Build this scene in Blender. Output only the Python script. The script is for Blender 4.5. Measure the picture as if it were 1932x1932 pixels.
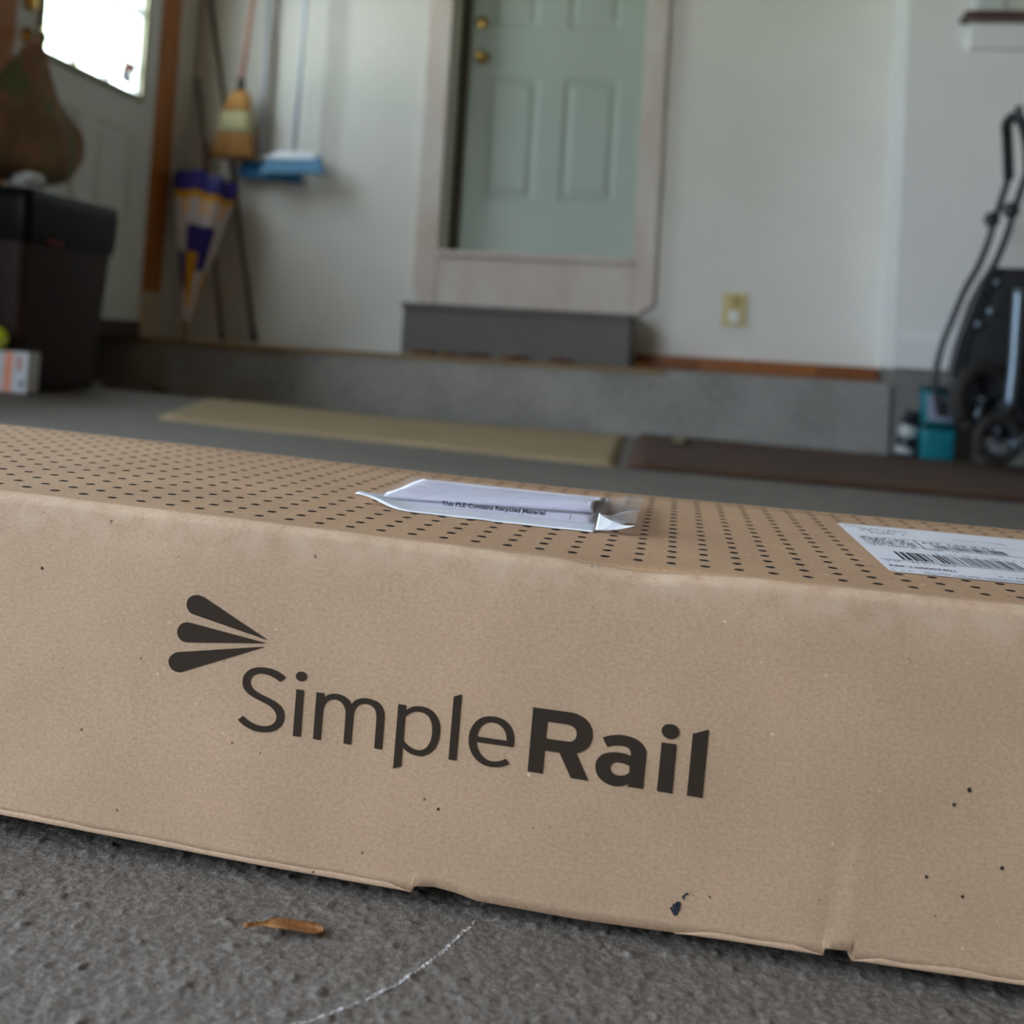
import bpy, bmesh, math, random
from mathutils import Vector, Matrix, noise

random.seed(7)
scene = bpy.context.scene
for _o in list(bpy.data.objects):
    bpy.data.objects.remove(_o)
COL = scene.collection

# ------------------------------------------------------------------ camera
cam_data = bpy.data.cameras.new("camera")
camera = bpy.data.objects.new("camera", cam_data)
COL.objects.link(camera)
_P, _R, _Y = math.radians(2.78), math.radians(-3.45), math.radians(9.3)
_rot = Matrix.Rotation(_Y, 3, 'Z') @ Matrix.Rotation(_P, 3, 'X') @ Matrix.Rotation(_R, 3, 'Y')
_right, _fwd, _up = _rot.col[0], _rot.col[1], _rot.col[2]
camera.matrix_world = Matrix(((_right.x, _up.x, -_fwd.x, 0.0),
                              (_right.y, _up.y, -_fwd.y, 0.0),
                              (_right.z, _up.z, -_fwd.z, 0.31),
                              (0, 0, 0, 1)))
cam_data.sensor_width = 36.0
cam_data.sensor_fit = 'HORIZONTAL'
cam_data.lens = 36.0 * 2180 / 1932
cam_data.shift_y = -(966 - 558) / 1932
cam_data.clip_start = 0.02
cam_data.clip_end = 200
cam_data.dof.use_dof = True
cam_data.dof.focus_distance = 0.50
cam_data.dof.aperture_fstop = 0.0406 / 0.0043
scene.camera = camera

# ------------------------------------------------------------------ sky, sun, exposure
world = bpy.data.worlds.new("world")
scene.world = world
world.use_nodes = True
_wn = world.node_tree.nodes
_bg = _wn["Background"]
_bg.inputs[0].default_value = (0.76, 0.88, 1.0, 1)
_bg.inputs[1].default_value = 2.5
for _nm, _loc, _eul, _sx, _sy in (("garage_opening_portal", (-2.42, -0.57, 1.12), (0, math.radians(-90), 0), 2.05, 3.75),
                                  ("window_portal", (-2.42, 4.1, 1.80), (0, math.radians(-90), 0), 1.05, 0.75)):
    _l = bpy.data.lights.new(_nm, 'AREA')
    _l.shape = 'RECTANGLE'
    _l.size, _l.size_y = _sx, _sy
    _l.cycles.is_portal = True
    _lo = bpy.data.objects.new(_nm, _l)
    COL.objects.link(_lo)
    _lo.location = _loc
    _lo.rotation_euler = _eul
_sun = bpy.data.lights.new("sun", 'SUN')
_sun.energy = 22
_sun.angle = math.radians(1.0)
_sun.color = (1.0, 0.95, 0.86)
_so = bpy.data.objects.new("sun", _sun)
COL.objects.link(_so)
_so.rotation_euler = Vector((-0.55, -0.60, -0.80)).to_track_quat('-Z', 'Y').to_euler()
_so.location = (6, 8, 12)
scene.view_settings.view_transform = 'Standard'
scene.view_settings.look = 'None'
scene.view_settings.gamma = 1.0
scene.view_settings.use_curve_mapping = False
scene.view_settings.exposure = 2.25
scene.cycles.max_bounces = 12
scene.cycles.diffuse_bounces = 6
scene.cycles.transparent_max_bounces = 16
scene.cycles.sample_clamp_indirect = 8.0


# ------------------------------------------------------------------ helpers
def lin(r, g, b):
    f = lambda c: (c / 255 / 12.92) if c <= 10 else ((c / 255 + 0.055) / 1.055) ** 2.4
    return (f(r), f(g), f(b), 1.0)


def new_mat(name):
    m = bpy.data.materials.new(name)
    m.use_nodes = True
    return m, m.node_tree.nodes, m.node_tree.links, m.node_tree.nodes["Principled BSDF"]


def mat(name, col, rough=0.6, metal=0.0, var=None, bump=None, spec=None, coat=0.0):
    """plain or noise-varied procedural material; var = (colour2, scale, contrast, stretch), bump = (scale, strength)"""
    m, n, l, p = new_mat(name)
    p.inputs["Base Color"].default_value = col
    p.inputs["Roughness"].default_value = rough
    p.inputs["Metallic"].default_value = metal
    if spec is not None:
        p.inputs["Specular IOR Level"].default_value = spec
    if coat:
        p.inputs["Coat Weight"].default_value = coat
    tc = n.new("ShaderNodeTexCoord")
    if var:
        col2, sc, con, st = var
        mp = n.new("ShaderNodeMapping")
        mp.inputs["Scale"].default_value = st
        l.new(tc.outputs["Object"], mp.inputs[0])
        t = n.new("ShaderNodeTexNoise")
        t.inputs["Scale"].default_value = sc
        t.inputs["Detail"].default_value = 6
        t.inputs["Roughness"].default_value = 0.6
        l.new(mp.outputs[0], t.inputs[0])
        r = n.new("ShaderNodeValToRGB")
        r.color_ramp.elements[0].position = 0.5 - con
        r.color_ramp.elements[1].position = 0.5 + con
        r.color_ramp.elements[0].color = col
        r.color_ramp.elements[1].color = col2
        l.new(t.outputs[0], r.inputs[0])
        l.new(r.outputs[0], p.inputs["Base Color"])
    if bump:
        t2 = n.new("ShaderNodeTexNoise")
        t2.inputs["Scale"].default_value = bump[0]
        t2.inputs["Detail"].default_value = 5
        l.new(tc.outputs["Object"], t2.inputs[0])
        b = n.new("ShaderNodeBump")
        b.inputs["Strength"].default_value = bump[1]
        b.inputs["Distance"].default_value = 0.002
        l.new(t2.outputs[0], b.inputs["Height"])
        l.new(b.outputs[0], p.inputs["Normal"])
    return m


def link(name, me, m=None, parent=None, local=False):
    o = bpy.data.objects.new(name, me)
    COL.objects.link(o)
    if m is not None:
        for mm_ in (m if isinstance(m, (list, tuple)) else [m]):
            me.materials.append(mm_)
    if parent is not None:
        o.parent = parent
        if not local:
            o.matrix_parent_inverse = abs_matrix(parent).inverted()
    return o


def abs_matrix(o):
    mtx = Matrix.LocRotScale(o.location, o.rotation_euler, o.scale)
    if o.parent is not None:
        return abs_matrix(o.parent) @ o.matrix_parent_inverse @ mtx
    return mtx


def shade(me, smooth):
    if smooth:
        me.polygons.foreach_set("use_smooth", [True] * len(me.polygons))
    me.update()


def pydata(name, v, f, m, parent=None, smooth=False, local=False):
    me = bpy.data.meshes.new(name)
    me.from_pydata(v, [], f)
    shade(me, smooth)
    return link(name, me, m, parent, local)


def from_bm(name, bm, m, parent=None, smooth=False, local=False):
    bmesh.ops.recalc_face_normals(bm, faces=bm.faces)
    me = bpy.data.meshes.new(name)
    bm.to_mesh(me)
    bm.free()
    shade(me, smooth)
    return link(name, me, m, parent, local)


def add_box(bm, x, y, z, bevel=0.0, seg=2):
    vs = [bm.verts.new((a, b, c)) for a in x for b in y for c in z]
    idx = ((0, 1, 3, 2), (4, 6, 7, 5), (0, 4, 5, 1), (2, 3, 7, 6), (0, 2, 6, 4), (1, 5, 7, 3))
    fs = [bm.faces.new([vs[i] for i in q]) for q in idx]
    if bevel:
        es = list({e for f in fs for e in f.edges})
        bmesh.ops.bevel(bm, geom=es, offset=bevel, segments=seg, profile=0.5, affect='EDGES')


def box(name, x, y, z, m, parent=None, bevel=0.0, local=False, seg=2):
    bm = bmesh.new()
    add_box(bm, x, y, z, bevel, seg)
    return from_bm(name, bm, m, parent, False, local)


def boxes(name, lst, m, parent=None, bevel=0.0):
    bm = bmesh.new()
    for x, y, z in lst:
        add_box(bm, x, y, z, bevel)
    return from_bm(name, bm, m, parent)


def catmull(pts, n=8):
    pts = [Vector(p) for p in pts]
    out = []
    for i in range(len(pts) - 1):
        p0 = pts[max(i - 1, 0)]
        p1, p2 = pts[i], pts[i + 1]
        p3 = pts[min(i + 2, len(pts) - 1)]
        for k in range(n):
            t = k / n
            out.append(0.5 * ((2 * p1) + (p2 - p0) * t + (2 * p0 - 5 * p1 + 4 * p2 - p3) * t * t + (3 * p1 - p0 - 3 * p2 + p3) * t ** 3))
    out.append(pts[-1])
    return out


def tube_geo(pts, rad, seg=12, flat=1.0):
    pts = [Vector(p) for p in pts]
    if not isinstance(rad, (list, tuple)):
        rad = [rad] * len(pts)
    v, f = [], []
    ref = None
    for i, p in enumerate(pts):
        d = (pts[min(i + 1, len(pts) - 1)] - pts[max(i - 1, 0)]).normalized()
        if ref is None:
            ref = Vector((0, 1, 0)) if abs(d.y) < 0.8 else Vector((1, 0, 0))
        a = (ref - d * ref.dot(d)).normalized()
        ref = a
        b = d.cross(a)
        for k in range(seg):
            t = 2 * math.pi * k / seg
            v.append(tuple(p + a * math.cos(t) * rad[i] * flat + b * math.sin(t) * rad[i]))
    for i in range(len(pts) - 1):
        for k in range(seg):
            f.append((i * seg + k, i * seg + (k + 1) % seg, (i + 1) * seg + (k + 1) % seg, (i + 1) * seg + k))
    f.append(tuple(range(seg))[::-1])
    f.append(tuple((len(pts) - 1) * seg + k for k in range(seg)))
    return v, f


def tube(name, pts, rad, m, parent=None, seg=12, flat=1.0):
    v, f = tube_geo(pts, rad, seg, flat)
    return pydata(name, v, f, m, parent, True)


def lathe(name, prof, m, parent=None, loc=(0, 0, 0), axis=(0, 0, 1), seg=24, smooth=True):
    """profile of (radius, height) turned about axis through loc"""
    q = Vector((0, 0, 1)).rotation_difference(Vector(axis))
    v, f = [], []
    for r, h in prof:
        for k in range(seg):
            t = 2 * math.pi * k / seg
            v.append(tuple(q @ Vector((r * math.cos(t), r * math.sin(t), h)) + Vector(loc)))
    for i in range(len(prof) - 1):
        for k in range(seg):
            f.append((i * seg + k, i * seg + (k + 1) % seg, (i + 1) * seg + (k + 1) % seg, (i + 1) * seg + k))
    f.append(tuple(range(seg))[::-1])
    f.append(tuple((len(prof) - 1) * seg + k for k in range(seg)))
    return pydata(name, v, f, m, parent, smooth)


def grid(name, nu, nv, fn, m, parent=None, smooth=True, local=False, thick=0.0):
    v, f = [], []
    for j in range(nv + 1):
        for i in range(nu + 1):
            v.append(tuple(fn(i / nu, j / nv)))
    w = nu + 1
    for j in range(nv):
        for i in range(nu):
            f.append((j * w + i, j * w + i + 1, (j + 1) * w + i + 1, (j + 1) * w + i))
    o = pydata(name, v, f, m, parent, smooth, local)
    if thick:
        s = o.modifiers.new("thickness", 'SOLIDIFY')
        s.thickness = thick
        s.offset = -1
    return o


def thing(name, label, cat, loc, group=None):
    o = bpy.data.objects.new(name, None)
    o.empty_display_size = 0.05
    COL.objects.link(o)
    o.location = loc
    return tag(o, label, cat, group)


def tag(o, label, cat, group=None, kind=None):
    o["label"] = label
    o["category"] = cat
    if group:
        o["group"] = group
    if kind:
        o["kind"] = kind
    return o


def struct(o):
    o["kind"] = "structure"
    return o


def smooth01(t):
    t = max(0.0, min(1.0, t))
    return t * t * (3 - 2 * t)


def interp(x, xs, ys):
    if x <= xs[0]:
        return ys[0]
    for i in range(len(xs) - 1):
        if x <= xs[i + 1]:
            return ys[i] + (ys[i + 1] - ys[i]) * (x - xs[i]) / (xs[i + 1] - xs[i])
    return ys[-1]


def curve_mesh(contours, scale=0.001, res=5):
    """filled flat mesh (x, y) from closed outlines of (x, y, corner)"""
    cu = bpy.data.curves.new("outline", 'CURVE')
    cu.dimensions = '2D'
    cu.fill_mode = 'BOTH'
    cu.resolution_u = res
    for c in contours:
        sp = cu.splines.new('BEZIER')
        sp.bezier_points.add(len(c) - 1)
        sp.use_cyclic_u = True
        for b, (x, y, k) in zip(sp.bezier_points, c):
            b.co = (x * scale, y * scale, 0)
            b.handle_left_type = b.handle_right_type = 'VECTOR' if k else 'AUTO'
    return take_mesh(cu)


def take_mesh(cu):
    o = bpy.data.objects.new("tmp", cu)
    COL.objects.link(o)
    bpy.context.view_layer.update()
    dg = bpy.context.evaluated_depsgraph_get()
    me = bpy.data.meshes.new_from_object(o.evaluated_get(dg))
    bpy.data.objects.remove(o)
    bpy.data.curves.remove(cu)
    return me


def text_mesh(body, size, bold=0.0):
    cu = bpy.data.curves.new("writing", 'FONT')
    cu.body = body
    cu.size = size
    cu.offset = bold * size
    cu.resolution_u = 3
    return take_mesh(cu)


# ------------------------------------------------------------------ floor shape (the slab falls towards the step and to the right)
BN = Vector((0.027933, 0.015905, 0.999483))     # tilt of the slab under the long box
BO = Vector((-0.071759, 0.450767, 0.0928))


def floor_z(x, y):
    xc = max(-2.6, min(1.6, x))
    near = BO.z - ((xc - BO.x) * BN.x + (min(y, 4.6) - BO.y) * BN.y) / BN.z + 0.007 * max(0.0, -1.0 - xc)
    far = interp(x, [-3, -2.45, -1.22, -0.22, 0.74, 4], [0.07, 0.06, 0.014, 0.006, 0.0, -0.005])
    t = smooth01((y - 3.6) / 1.0)
    return near * (1 - t) + far * t


# ------------------------------------------------------------------ materials of the room
def concrete(name, c1, c2, c3, fine=900.0, bump=0.35, big=3.0):
    m, n, l, p = new_mat(name)
    tc = n.new("ShaderNodeTexCoord")
    a = n.new("ShaderNodeTexNoise"); a.inputs["Scale"].default_value = big; a.inputs["Detail"].default_value = 6
    b = n.new("ShaderNodeTexNoise"); b.inputs["Scale"].default_value = fine * 0.5; b.inputs["Detail"].default_value = 5; b.inputs["Roughness"].default_value = 0.7
    for t in (a, b):
        l.new(tc.outputs["Object"], t.inputs[0])
    r = n.new("ShaderNodeValToRGB")
    r.color_ramp.elements[0].position, r.color_ramp.elements[1].position = 0.32, 0.68
    r.color_ramp.elements[0].color, r.color_ramp.elements[1].color = c1, c2
    l.new(a.outputs[0], r.inputs[0])
    r2 = n.new("ShaderNodeValToRGB")
    r2.color_ramp.elements[0].position, r2.color_ramp.elements[1].position = 0.42, 0.74
    r2.color_ramp.elements[0].color, r2.color_ramp.elements[1].color = (0, 0, 0, 1), (1, 1, 1, 1)
    l.new(b.outputs[0], r2.inputs[0])
    mx = n.new("ShaderNodeMix"); mx.data_type = 'RGBA'
    mx.inputs["B"].default_value = c3
    l.new(r2.outputs[0], mx.inputs["Factor"]); l.new(r.outputs[0], mx.inputs["A"])
    l.new(mx.outputs["Result"], p.inputs["Base Color"])
    p.inputs["Roughness"].default_value = 0.62
    p.inputs["Specular IOR Level"].default_value = 0.5
    bp = n.new("ShaderNodeBump"); bp.inputs["Strength"].default_value = bump; bp.inputs["Distance"].default_value = 0.0015
    l.new(b.outputs[0], bp.inputs["Height"]); l.new(bp.outputs[0], p.inputs["Normal"])
    return m


M_FLOOR = concrete("garage_concrete", lin(86, 82, 79), lin(102, 97, 92), lin(146, 140, 134), bump=0.7)
M_LEDGE = concrete("step_concrete", lin(120, 119, 117), lin(150, 149, 147), lin(166, 164, 160), fine=120, big=4)
M_FOUND = concrete("foundation_concrete", lin(104, 103, 101), lin(128, 127, 124), lin(140, 138, 134), fine=120, big=4)
M_WALLB = mat("cream_wall_paint", lin(212, 210, 204), 0.75, var=(lin(224, 223, 219), 1.7, 0.25, (1, 1, 1)), bump=(60, 0.08))
M_WALLR = mat("white_wall_paint", lin(226, 228, 230), 0.7, var=(lin(234, 235, 236), 2.0, 0.25, (1, 1, 1)), bump=(60, 0.08))
M_WALLL = mat("side_wall_paint", lin(188, 184, 172), 0.75, var=(lin(200, 196, 185), 1.7, 0.25, (1, 1, 1)))
M_CEIL = mat("bounce_cutting_ceiling", lin(126, 110, 90), 0.8, var=(lin(108, 92, 74), 4, 0.3, (1, 8, 1)), bump=(30, 0.1))  # unseen ceiling, coloured dark to cut bounced light
M_DIMWALL = mat("bounce_cutting_wall", lin(128, 108, 84), 0.8, var=(lin(108, 90, 68), 3, 0.3, (1, 1, 0.1)))  # unseen side and front walls, given a dark tone to weaken ambient bounce
M_DOORG = mat("sage_door_paint", lin(164, 176, 167), 0.5, var=(lin(172, 183, 176), 3, 0.3, (1, 1, 1)))
M_DOORW = mat("grey_door_paint", lin(206, 211, 211), 0.5, var=(lin(212, 216, 216), 3, 0.3, (1, 1, 1)))
M_CASING = mat("worn_white_casing", lin(196, 178, 168), 0.7, var=(lin(208, 203, 198), 6, 0.18, (1, 1, 0.5)))
M_JAMB = mat("jamb_paint", lin(150, 148, 132), 0.7)
M_BROWN = mat("brown_wood_trim", lin(160, 96, 36), 0.5, var=(lin(176, 110, 46), 9, 0.3, (1, 1, 0.08)))
M_BRASS = mat("brass", lin(205, 168, 92), 0.18, metal=1.0)
M_PINE1 = mat("plank_stain_dark", lin(122, 66, 22), 0.5, var=(lin(134, 76, 30), 12, 0.3, (0.1, 1, 1)))
M_PINE2 = mat("plank_stain_light", lin(152, 92, 40), 0.5, var=(lin(142, 82, 30), 12, 0.3, (0.1, 1, 1)))
M_GREYSTEP = mat("grey_painted_wood", lin(104, 102, 98), 0.7, var=(lin(96, 94, 90), 5, 0.3, (1, 1, 1)))
M_TAN = mat("dusty_board", lin(150, 126, 92), 0.9, var=(lin(128, 106, 78), 8, 0.3, (1, 1, 1)))
M_IVORY = mat("ivory_plastic", lin(205, 190, 140), 0.4)
M_WHITE = mat("white_plastic", lin(232, 232, 230), 0.4)
M_DARKRED = mat("dark_red_paint", lin(78, 40, 36), 0.45)
M_PLINTH = mat("bare_plinth_wood", lin(206, 186, 160), 0.8, var=(lin(188, 168, 144), 9, 0.3, (1, 1, 0.2)))
M_ASPHALT = mat("driveway_concrete", lin(196, 195, 192), 0.9, var=(lin(206, 205, 203), 2, 0.3, (1, 1, 1)))
M_LAWN = mat("lawn_green", lin(118, 140, 92), 0.95, var=(lin(132, 150, 106), 3, 0.3, (1, 1, 1)))

# ------------------------------------------------------------------ floor
def near_relief(x, y):
    """pitted, gritty broom finish of the slab, only worth modelling beside the box"""
    k = smooth01((0.62 - abs(x + 0.05)) / 0.2) * smooth01((0.75 - y) / 0.12)
    if k <= 0:
        return 0.0
    a = noise.noise(Vector((x * 35, y * 35, 0.3)))
    b = noise.noise(Vector((x * 120, y * 120, 4.1)))
    c = noise.noise(Vector((x * 300, y * 300, 9.7)))
    d = noise.noise(Vector((x * 620, y * 620, 2.2)))
    g = max(0.0, noise.noise(Vector((x * 190, y * 190, 17.0))) - 0.34) * 3.0     # proud grains of aggregate
    return k * (0.00030 * a + 0.00030 * b + 0.00042 * c + 0.00042 * d + 0.0009 * g)


def build_floor():
    dense = 0.0012
    xs = [-2.68, -2.36, -2.1, -1.8, -1.5, -1.2, -0.95, -0.75, -0.58, -0.46, -0.38]
    x = -0.32
    while x < 0.26:
        xs.append(x); x += dense
    xs += [0.3, 0.36, 0.45, 0.6, 0.8, 1.0, 1.3, 1.6, 2.0, 3.0, 4.0]
    ys = [-2.6, -2.0, -1.4, -0.9, -0.5, -0.2, 0.0, 0.1, 0.17, 0.22]
    y = 0.26
    while y < 0.48:
        ys.append(y); y += dense
    ys += [0.50, 0.53, 0.58, 0.65, 0.75, 0.9, 1.1, 1.4]
    y = 1.6
    while y < 4.7:
        ys.append(y); y += 0.1
    v, f = [], []
    for y in ys:
        for x in xs:
            v.append((x, y, floor_z(x, y) + near_relief(x, y)))
    w = len(xs)
    for j in range(len(ys) - 1):
        for i in range(w - 1):
            f.append((j * w + i, j * w + i + 1, (j + 1) * w + i + 1, (j + 1) * w + i))
    return struct(pydata("floor", v, f, M_FLOOR, None, True))


floor = build_floor()

# pale scratch across the slab, a mark that belongs to the floor
def build_scratch():
    pts = [(-0.0725, 0.4455), (-0.0765, 0.430), (-0.0805, 0.416), (-0.0840, 0.405), (-0.0885, 0.394), (-0.0955, 0.382), (-0.103, 0.371), (-0.112, 0.361), (-0.121, 0.352), (-0.135, 0.338), (-0.15, 0.325)]
    c = catmull([(a, b, 0) for a, b in pts], 10)
    bm = bmesh.new()
    rnd = random.Random(3)
    for i in range(len(c) - 1):
        d = (c[i + 1] - c[i]).normalized()
        s = Vector((-d.y, d.x, 0))
        for k in range(3):
            if rnd.random() < 0.28:
                continue
            off = rnd.uniform(-0.0006, 0.0006)
            wd = rnd.uniform(0.00012, 0.00038)
            a = c[i] + s * off
            b = c[i] + (c[i + 1] - c[i]) * rnd.uniform(0.6, 1.1) + s * (off + rnd.uniform(-0.0002, 0.0002))
            q = [a - s * wd, a + s * wd, b + s * wd, b - s * wd]
            bm.faces.new([bm.verts.new((p.x, p.y, floor_z(p.x, p.y) + near_relief(p.x, p.y) + 0.00025)) for p in q])
    return from_bm("scratch", bm, mat("chalk_scratch", lin(205, 204, 206), 0.8), floor)


build_scratch()["label"] = "pale curved scratch in the concrete"

# ------------------------------------------------------------------ shell of the garage
CEIL = 3.1
wall_back = struct(boxes("wall_back", [((-2.5, -1.165), (5.0, 5.2), (-0.1, CEIL)), ((-0.29, 0.9), (5.0, 5.2), (-0.1, CEIL)),
                                       ((-1.165, -0.29), (5.0, 5.2), (-0.1, 0.735)), ((-1.165, -0.29), (5.0, 5.2), (2.80, CEIL)),
                                       ((-1.3, -0.2), (5.19, 5.25), (0.6, 2.9)), ((-2.8, -2.45), (5.0, 5.2), (-0.1, 0.6))], M_WALLB))
wall_right = struct(box("wall_right", (0.742, 4.1), (4.62, 5.05), (0.336, CEIL), M_WALLR))
foundation = struct(box("wall_foundation", (0.748, 4.1), (4.628, 5.04), (-0.1, 0.3358), M_FOUND))
wall_side = struct(box("wall_side", (4.0, 4.15), (-2.8, 4.63), (-0.15, CEIL), M_DIMWALL))
DY0, DY1 = 3.56, 4.625
GY0, GY1, GZ = -2.45, 1.3, 2.15            # the open overhead garage door, in the left wall beside the box
wall_left = struct(boxes("wall_left", [((-2.5, -2.36), (-2.8, GY0), (-0.1, CEIL)), ((-2.5, -2.36), (GY0, GY1), (GZ, CEIL)), ((-2.5, -2.36), (GY1, DY0 - 0.07), (-0.1, CEIL)),
                                       ((-2.5, -2.36), (DY1 + 0.02, 5.02), (0.2765, CEIL)),
                                       ((-2.78, -2.62), (DY0 - 0.1, 5.2), (-0.1, 0.30)), ((-2.78, -2.36), (DY0 - 0.09, DY0 - 0.02), (-0.1, 0.345)), ((-2.78, -2.5), (DY0 - 0.07, 5.2), (0.29, 0.345)), ((-2.5, -2.36), (DY0 - 0.07, DY1 + 0.02), (2.43, CEIL))], M_WALLL))
wall_front = struct(box("wall_front", (-2.5, 4.1), (-2.75, -2.6), (-0.1, CEIL), M_DIMWALL))
ceiling = struct(box("ceiling", (-2.5, 4.15), (-2.75, 5.2), (CEIL, CEIL + 0.15), M_CEIL))
struct(box("baseboard_right", (0.735, 4.0), (4.600, 4.625), (0.338, 0.455), M_WALLR, bevel=0.004))
baseboard_back = struct(bpy.data.objects.new("baseboard_back", None))
COL.objects.link(baseboard_back)
baseboard_back.location = (0.24, 4.97, 0.277)
for _a, _b, _m in ((-0.26, 0.0, M_PINE1), (0.002, 0.25, M_PINE2), (0.252, 0.49, M_PINE2), (0.492, 0.735, M_PINE1)):
    box("plank", (_a, _b), (4.955, 4.998), (0.278, 0.335), _m, baseboard_back, bevel=0.002)

# ------------------------------------------------------------------ back door, its worn casing and its lock
def raised_panel(name, a0, a1, b0, b1, put, m, parent, depth=0.012, rim=0.03):
    """recessed moulding with a raised field; put(a, b, d) places a point, d towards the room"""
    r = [(0, 0.0), (rim * 0.35, -depth), (rim * 0.7, -depth), (rim * 1.3, -depth * 0.15)]
    v, f = [], []
    for inset, d in r:
        v += [put(a0 + inset, b0 + inset, d), put(a1 - inset, b0 + inset, d), put(a1 - inset, b1 - inset, d), put(a0 + inset, b1 - inset, d)]
    for i in range(len(r) - 1):
        for k in range(4):
            f.append((i * 4 + k, i * 4 + (k + 1) % 4, (i + 1) * 4 + (k + 1) % 4, (i + 1) * 4 + k))
    n = (len(r) - 1) * 4
    f.append((n, n + 1, n + 2, n + 3))
    return pydata(name, v, f, m, parent)


def slab_with_holes(name, a_lim, b_lim, holes, put, depth, m, parent):
    """door slab cut out where panels or panes sit; put(a, b, d)"""
    as_ = sorted({a_lim[0], a_lim[1]} | {h[0] for h in holes} | {h[1] for h in holes})
    bs_ = sorted({b_lim[0], b_lim[1]} | {h[2] for h in holes} | {h[3] for h in holes})
    bm = bmesh.new()
    def inside(a, b):
        return any(h[0] < a < h[1] and h[2] < b < h[3] for h in holes)
    for i in range(len(as_) - 1):
        for j in range(len(bs_) - 1):
            if inside((as_[i] + as_[i + 1]) / 2, (bs_[j] + bs_[j + 1]) / 2):
                continue
            q = [(as_[i], bs_[j]), (as_[i + 1], bs_[j]), (as_[i + 1], bs_[j + 1]), (as_[i], bs_[j + 1])]
            bm.faces.new([bm.verts.new(put(a, b, 0)) for a, b in q])
    bmesh.ops.remove_doubles(bm, verts=bm.verts, dist=1e-5)
    bmesh.ops.recalc_face_normals(bm, faces=bm.faces)
    ret = bmesh.ops.extrude_face_region(bm, geom=list(bm.faces))
    base, back = Vector(put(0, 0, 0)), Vector(put(0, 0, -depth))
    for e in ret["geom"]:
        if isinstance(e, bmesh.types.BMVert):
            e.co += back - base
    return from_bm(name, bm, m, parent)


def knob(parent, loc, axis, s=1.0, name="knob"):
    return lathe(name, [(0.0001, 0), (0.031 * s, 0.0), (0.031 * s, 0.006), (0.012 * s, 0.010), (0.011 * s, 0.028), (0.020 * s, 0.034), (0.0265 * s, 0.044),
                        (0.0275 * s, 0.053), (0.022 * s, 0.064), (0.010 * s, 0.069), (0.0001, 0.070)], M_BRASS, parent, loc, axis)


def deadbolt(parent, loc, axis):
    return lathe("deadbolt", [(0.0001, 0), (0.030, 0), (0.030, 0.010), (0.024, 0.020), (0.016, 0.022), (0.0001, 0.022)], M_BRASS, parent, loc, axis)


door_1 = struct(tag(bpy.data.objects.new("door_1", None), "sage green panelled house door with brass knob", "door"))
COL.objects.link(door_1)
door_1.location = (-0.71, 5.12, 0.755)
put1 = lambda a, b, d: (a, 5.12 - d, b)
P1 = [(-0.992, -0.770, 0.998, 1.553), (-0.655, -0.408, 0.998, 1.553), (-0.992, -0.790, 1.785, 2.34), (-0.655, -0.418, 1.785, 2.34), (-0.992, -0.790, 2.44, 2.64), (-0.655, -0.418, 2.44, 2.64)]
slab_with_holes("slab", (-1.126, -0.295), (0.757, 2.78), P1, put1, 0.04, M_DOORG, door_1)
for h in P1:
    raised_panel("panel", *h, put1, M_DOORG, door_1, depth=0.008, rim=0.035)
knob(door_1, (-1.043, 5.12, 1.640), (0, -1, 0))
deadbolt(door_1, (-1.052, 5.12, 1.805), (0, -1, 0))

trim_1 = struct(bpy.data.objects.new("trim_1", None))
COL.objects.link(trim_1)
trim_1.location = (-0.73, 4.98, 0.49)
def prism(name, poly, y0, y1, m, parent):
    n = len(poly)
    v = [(x, y0, z) for x, z in poly] + [(x, y1, z) for x, z in poly]
    f = [tuple(range(n)), tuple(range(2 * n - 1, n - 1, -1))] + [(i, i + n, (i + 1) % n + n, (i + 1) % n) for i in range(n)]
    return pydata(name, v, f, m, parent)
prism("casing_board", [(-1.262, 2.88), (-1.262, 0.555), (-1.222, 0.497), (-1.160, 0.497), (-1.160, 2.88)], 4.968, 4.999, M_CASING, trim_1)
prism("casing_board", [(-0.297, 2.88), (-0.297, 0.497), (-0.270, 0.497), (-0.201, 0.548), (-0.201, 2.88)], 4.968, 4.999, M_CASING, trim_1)
prism("riser_board", [(-1.158, 0.715), (-1.158, 0.492), (-0.299, 0.492), (-0.299, 0.715)], 4.972, 4.999, M_CASING, trim_1)
box("sill", (-1.158, -0.299), (4.955, 5.13), (0.716, 0.742), M_CASING, trim_1, bevel=0.004)
box("jamb", (-1.160, -1.128), (4.985, 5.19), (0.743, 2.80), M_JAMB, trim_1)
box("jamb", (-0.2965, -0.290), (4.985, 5.19), (0.743, 2.80), M_JAMB, trim_1)
box("weatherstrip", (-1.128, -1.104), (5.085, 5.117), (0.743, 2.79), mat("weatherstrip", lin(92, 92, 78), 0.8), trim_1)

# ------------------------------------------------------------------ side door with a lit window, brown jambs
door_2 = struct(tag(bpy.data.objects.new("door_2", None), "grey panelled side door with a bright divided window", "door"))
COL.objects.link(door_2)
door_2.location = (-2.36, 4.09, 0.345)
put2 = lambda a, b, d: (-2.362 + d, a, b)
WY0, WY1, WZ0, WZ1 = 3.734, 4.466, 1.285, 2.32
P2 = [(3.725, 4.02, 0.565, 1.125), (4.155, 4.45, 0.565, 1.125)]
slab_with_holes("slab", (DY0, DY1 - 0.008), (0.345, 2.40), P2 + [(WY0, WY1, WZ0, WZ1)], put2, 0.042, M_DOORW, door_2)
for h in P2:
    raised_panel("panel", *h, put2, M_DOORW, door_2, depth=0.012, rim=0.04)
M_WINTRIM = mat("window_bead", lin(150, 148, 120), 0.5)
M_MUNTIN = mat("muntin_paint", lin(214, 214, 206), 0.5)
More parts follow.
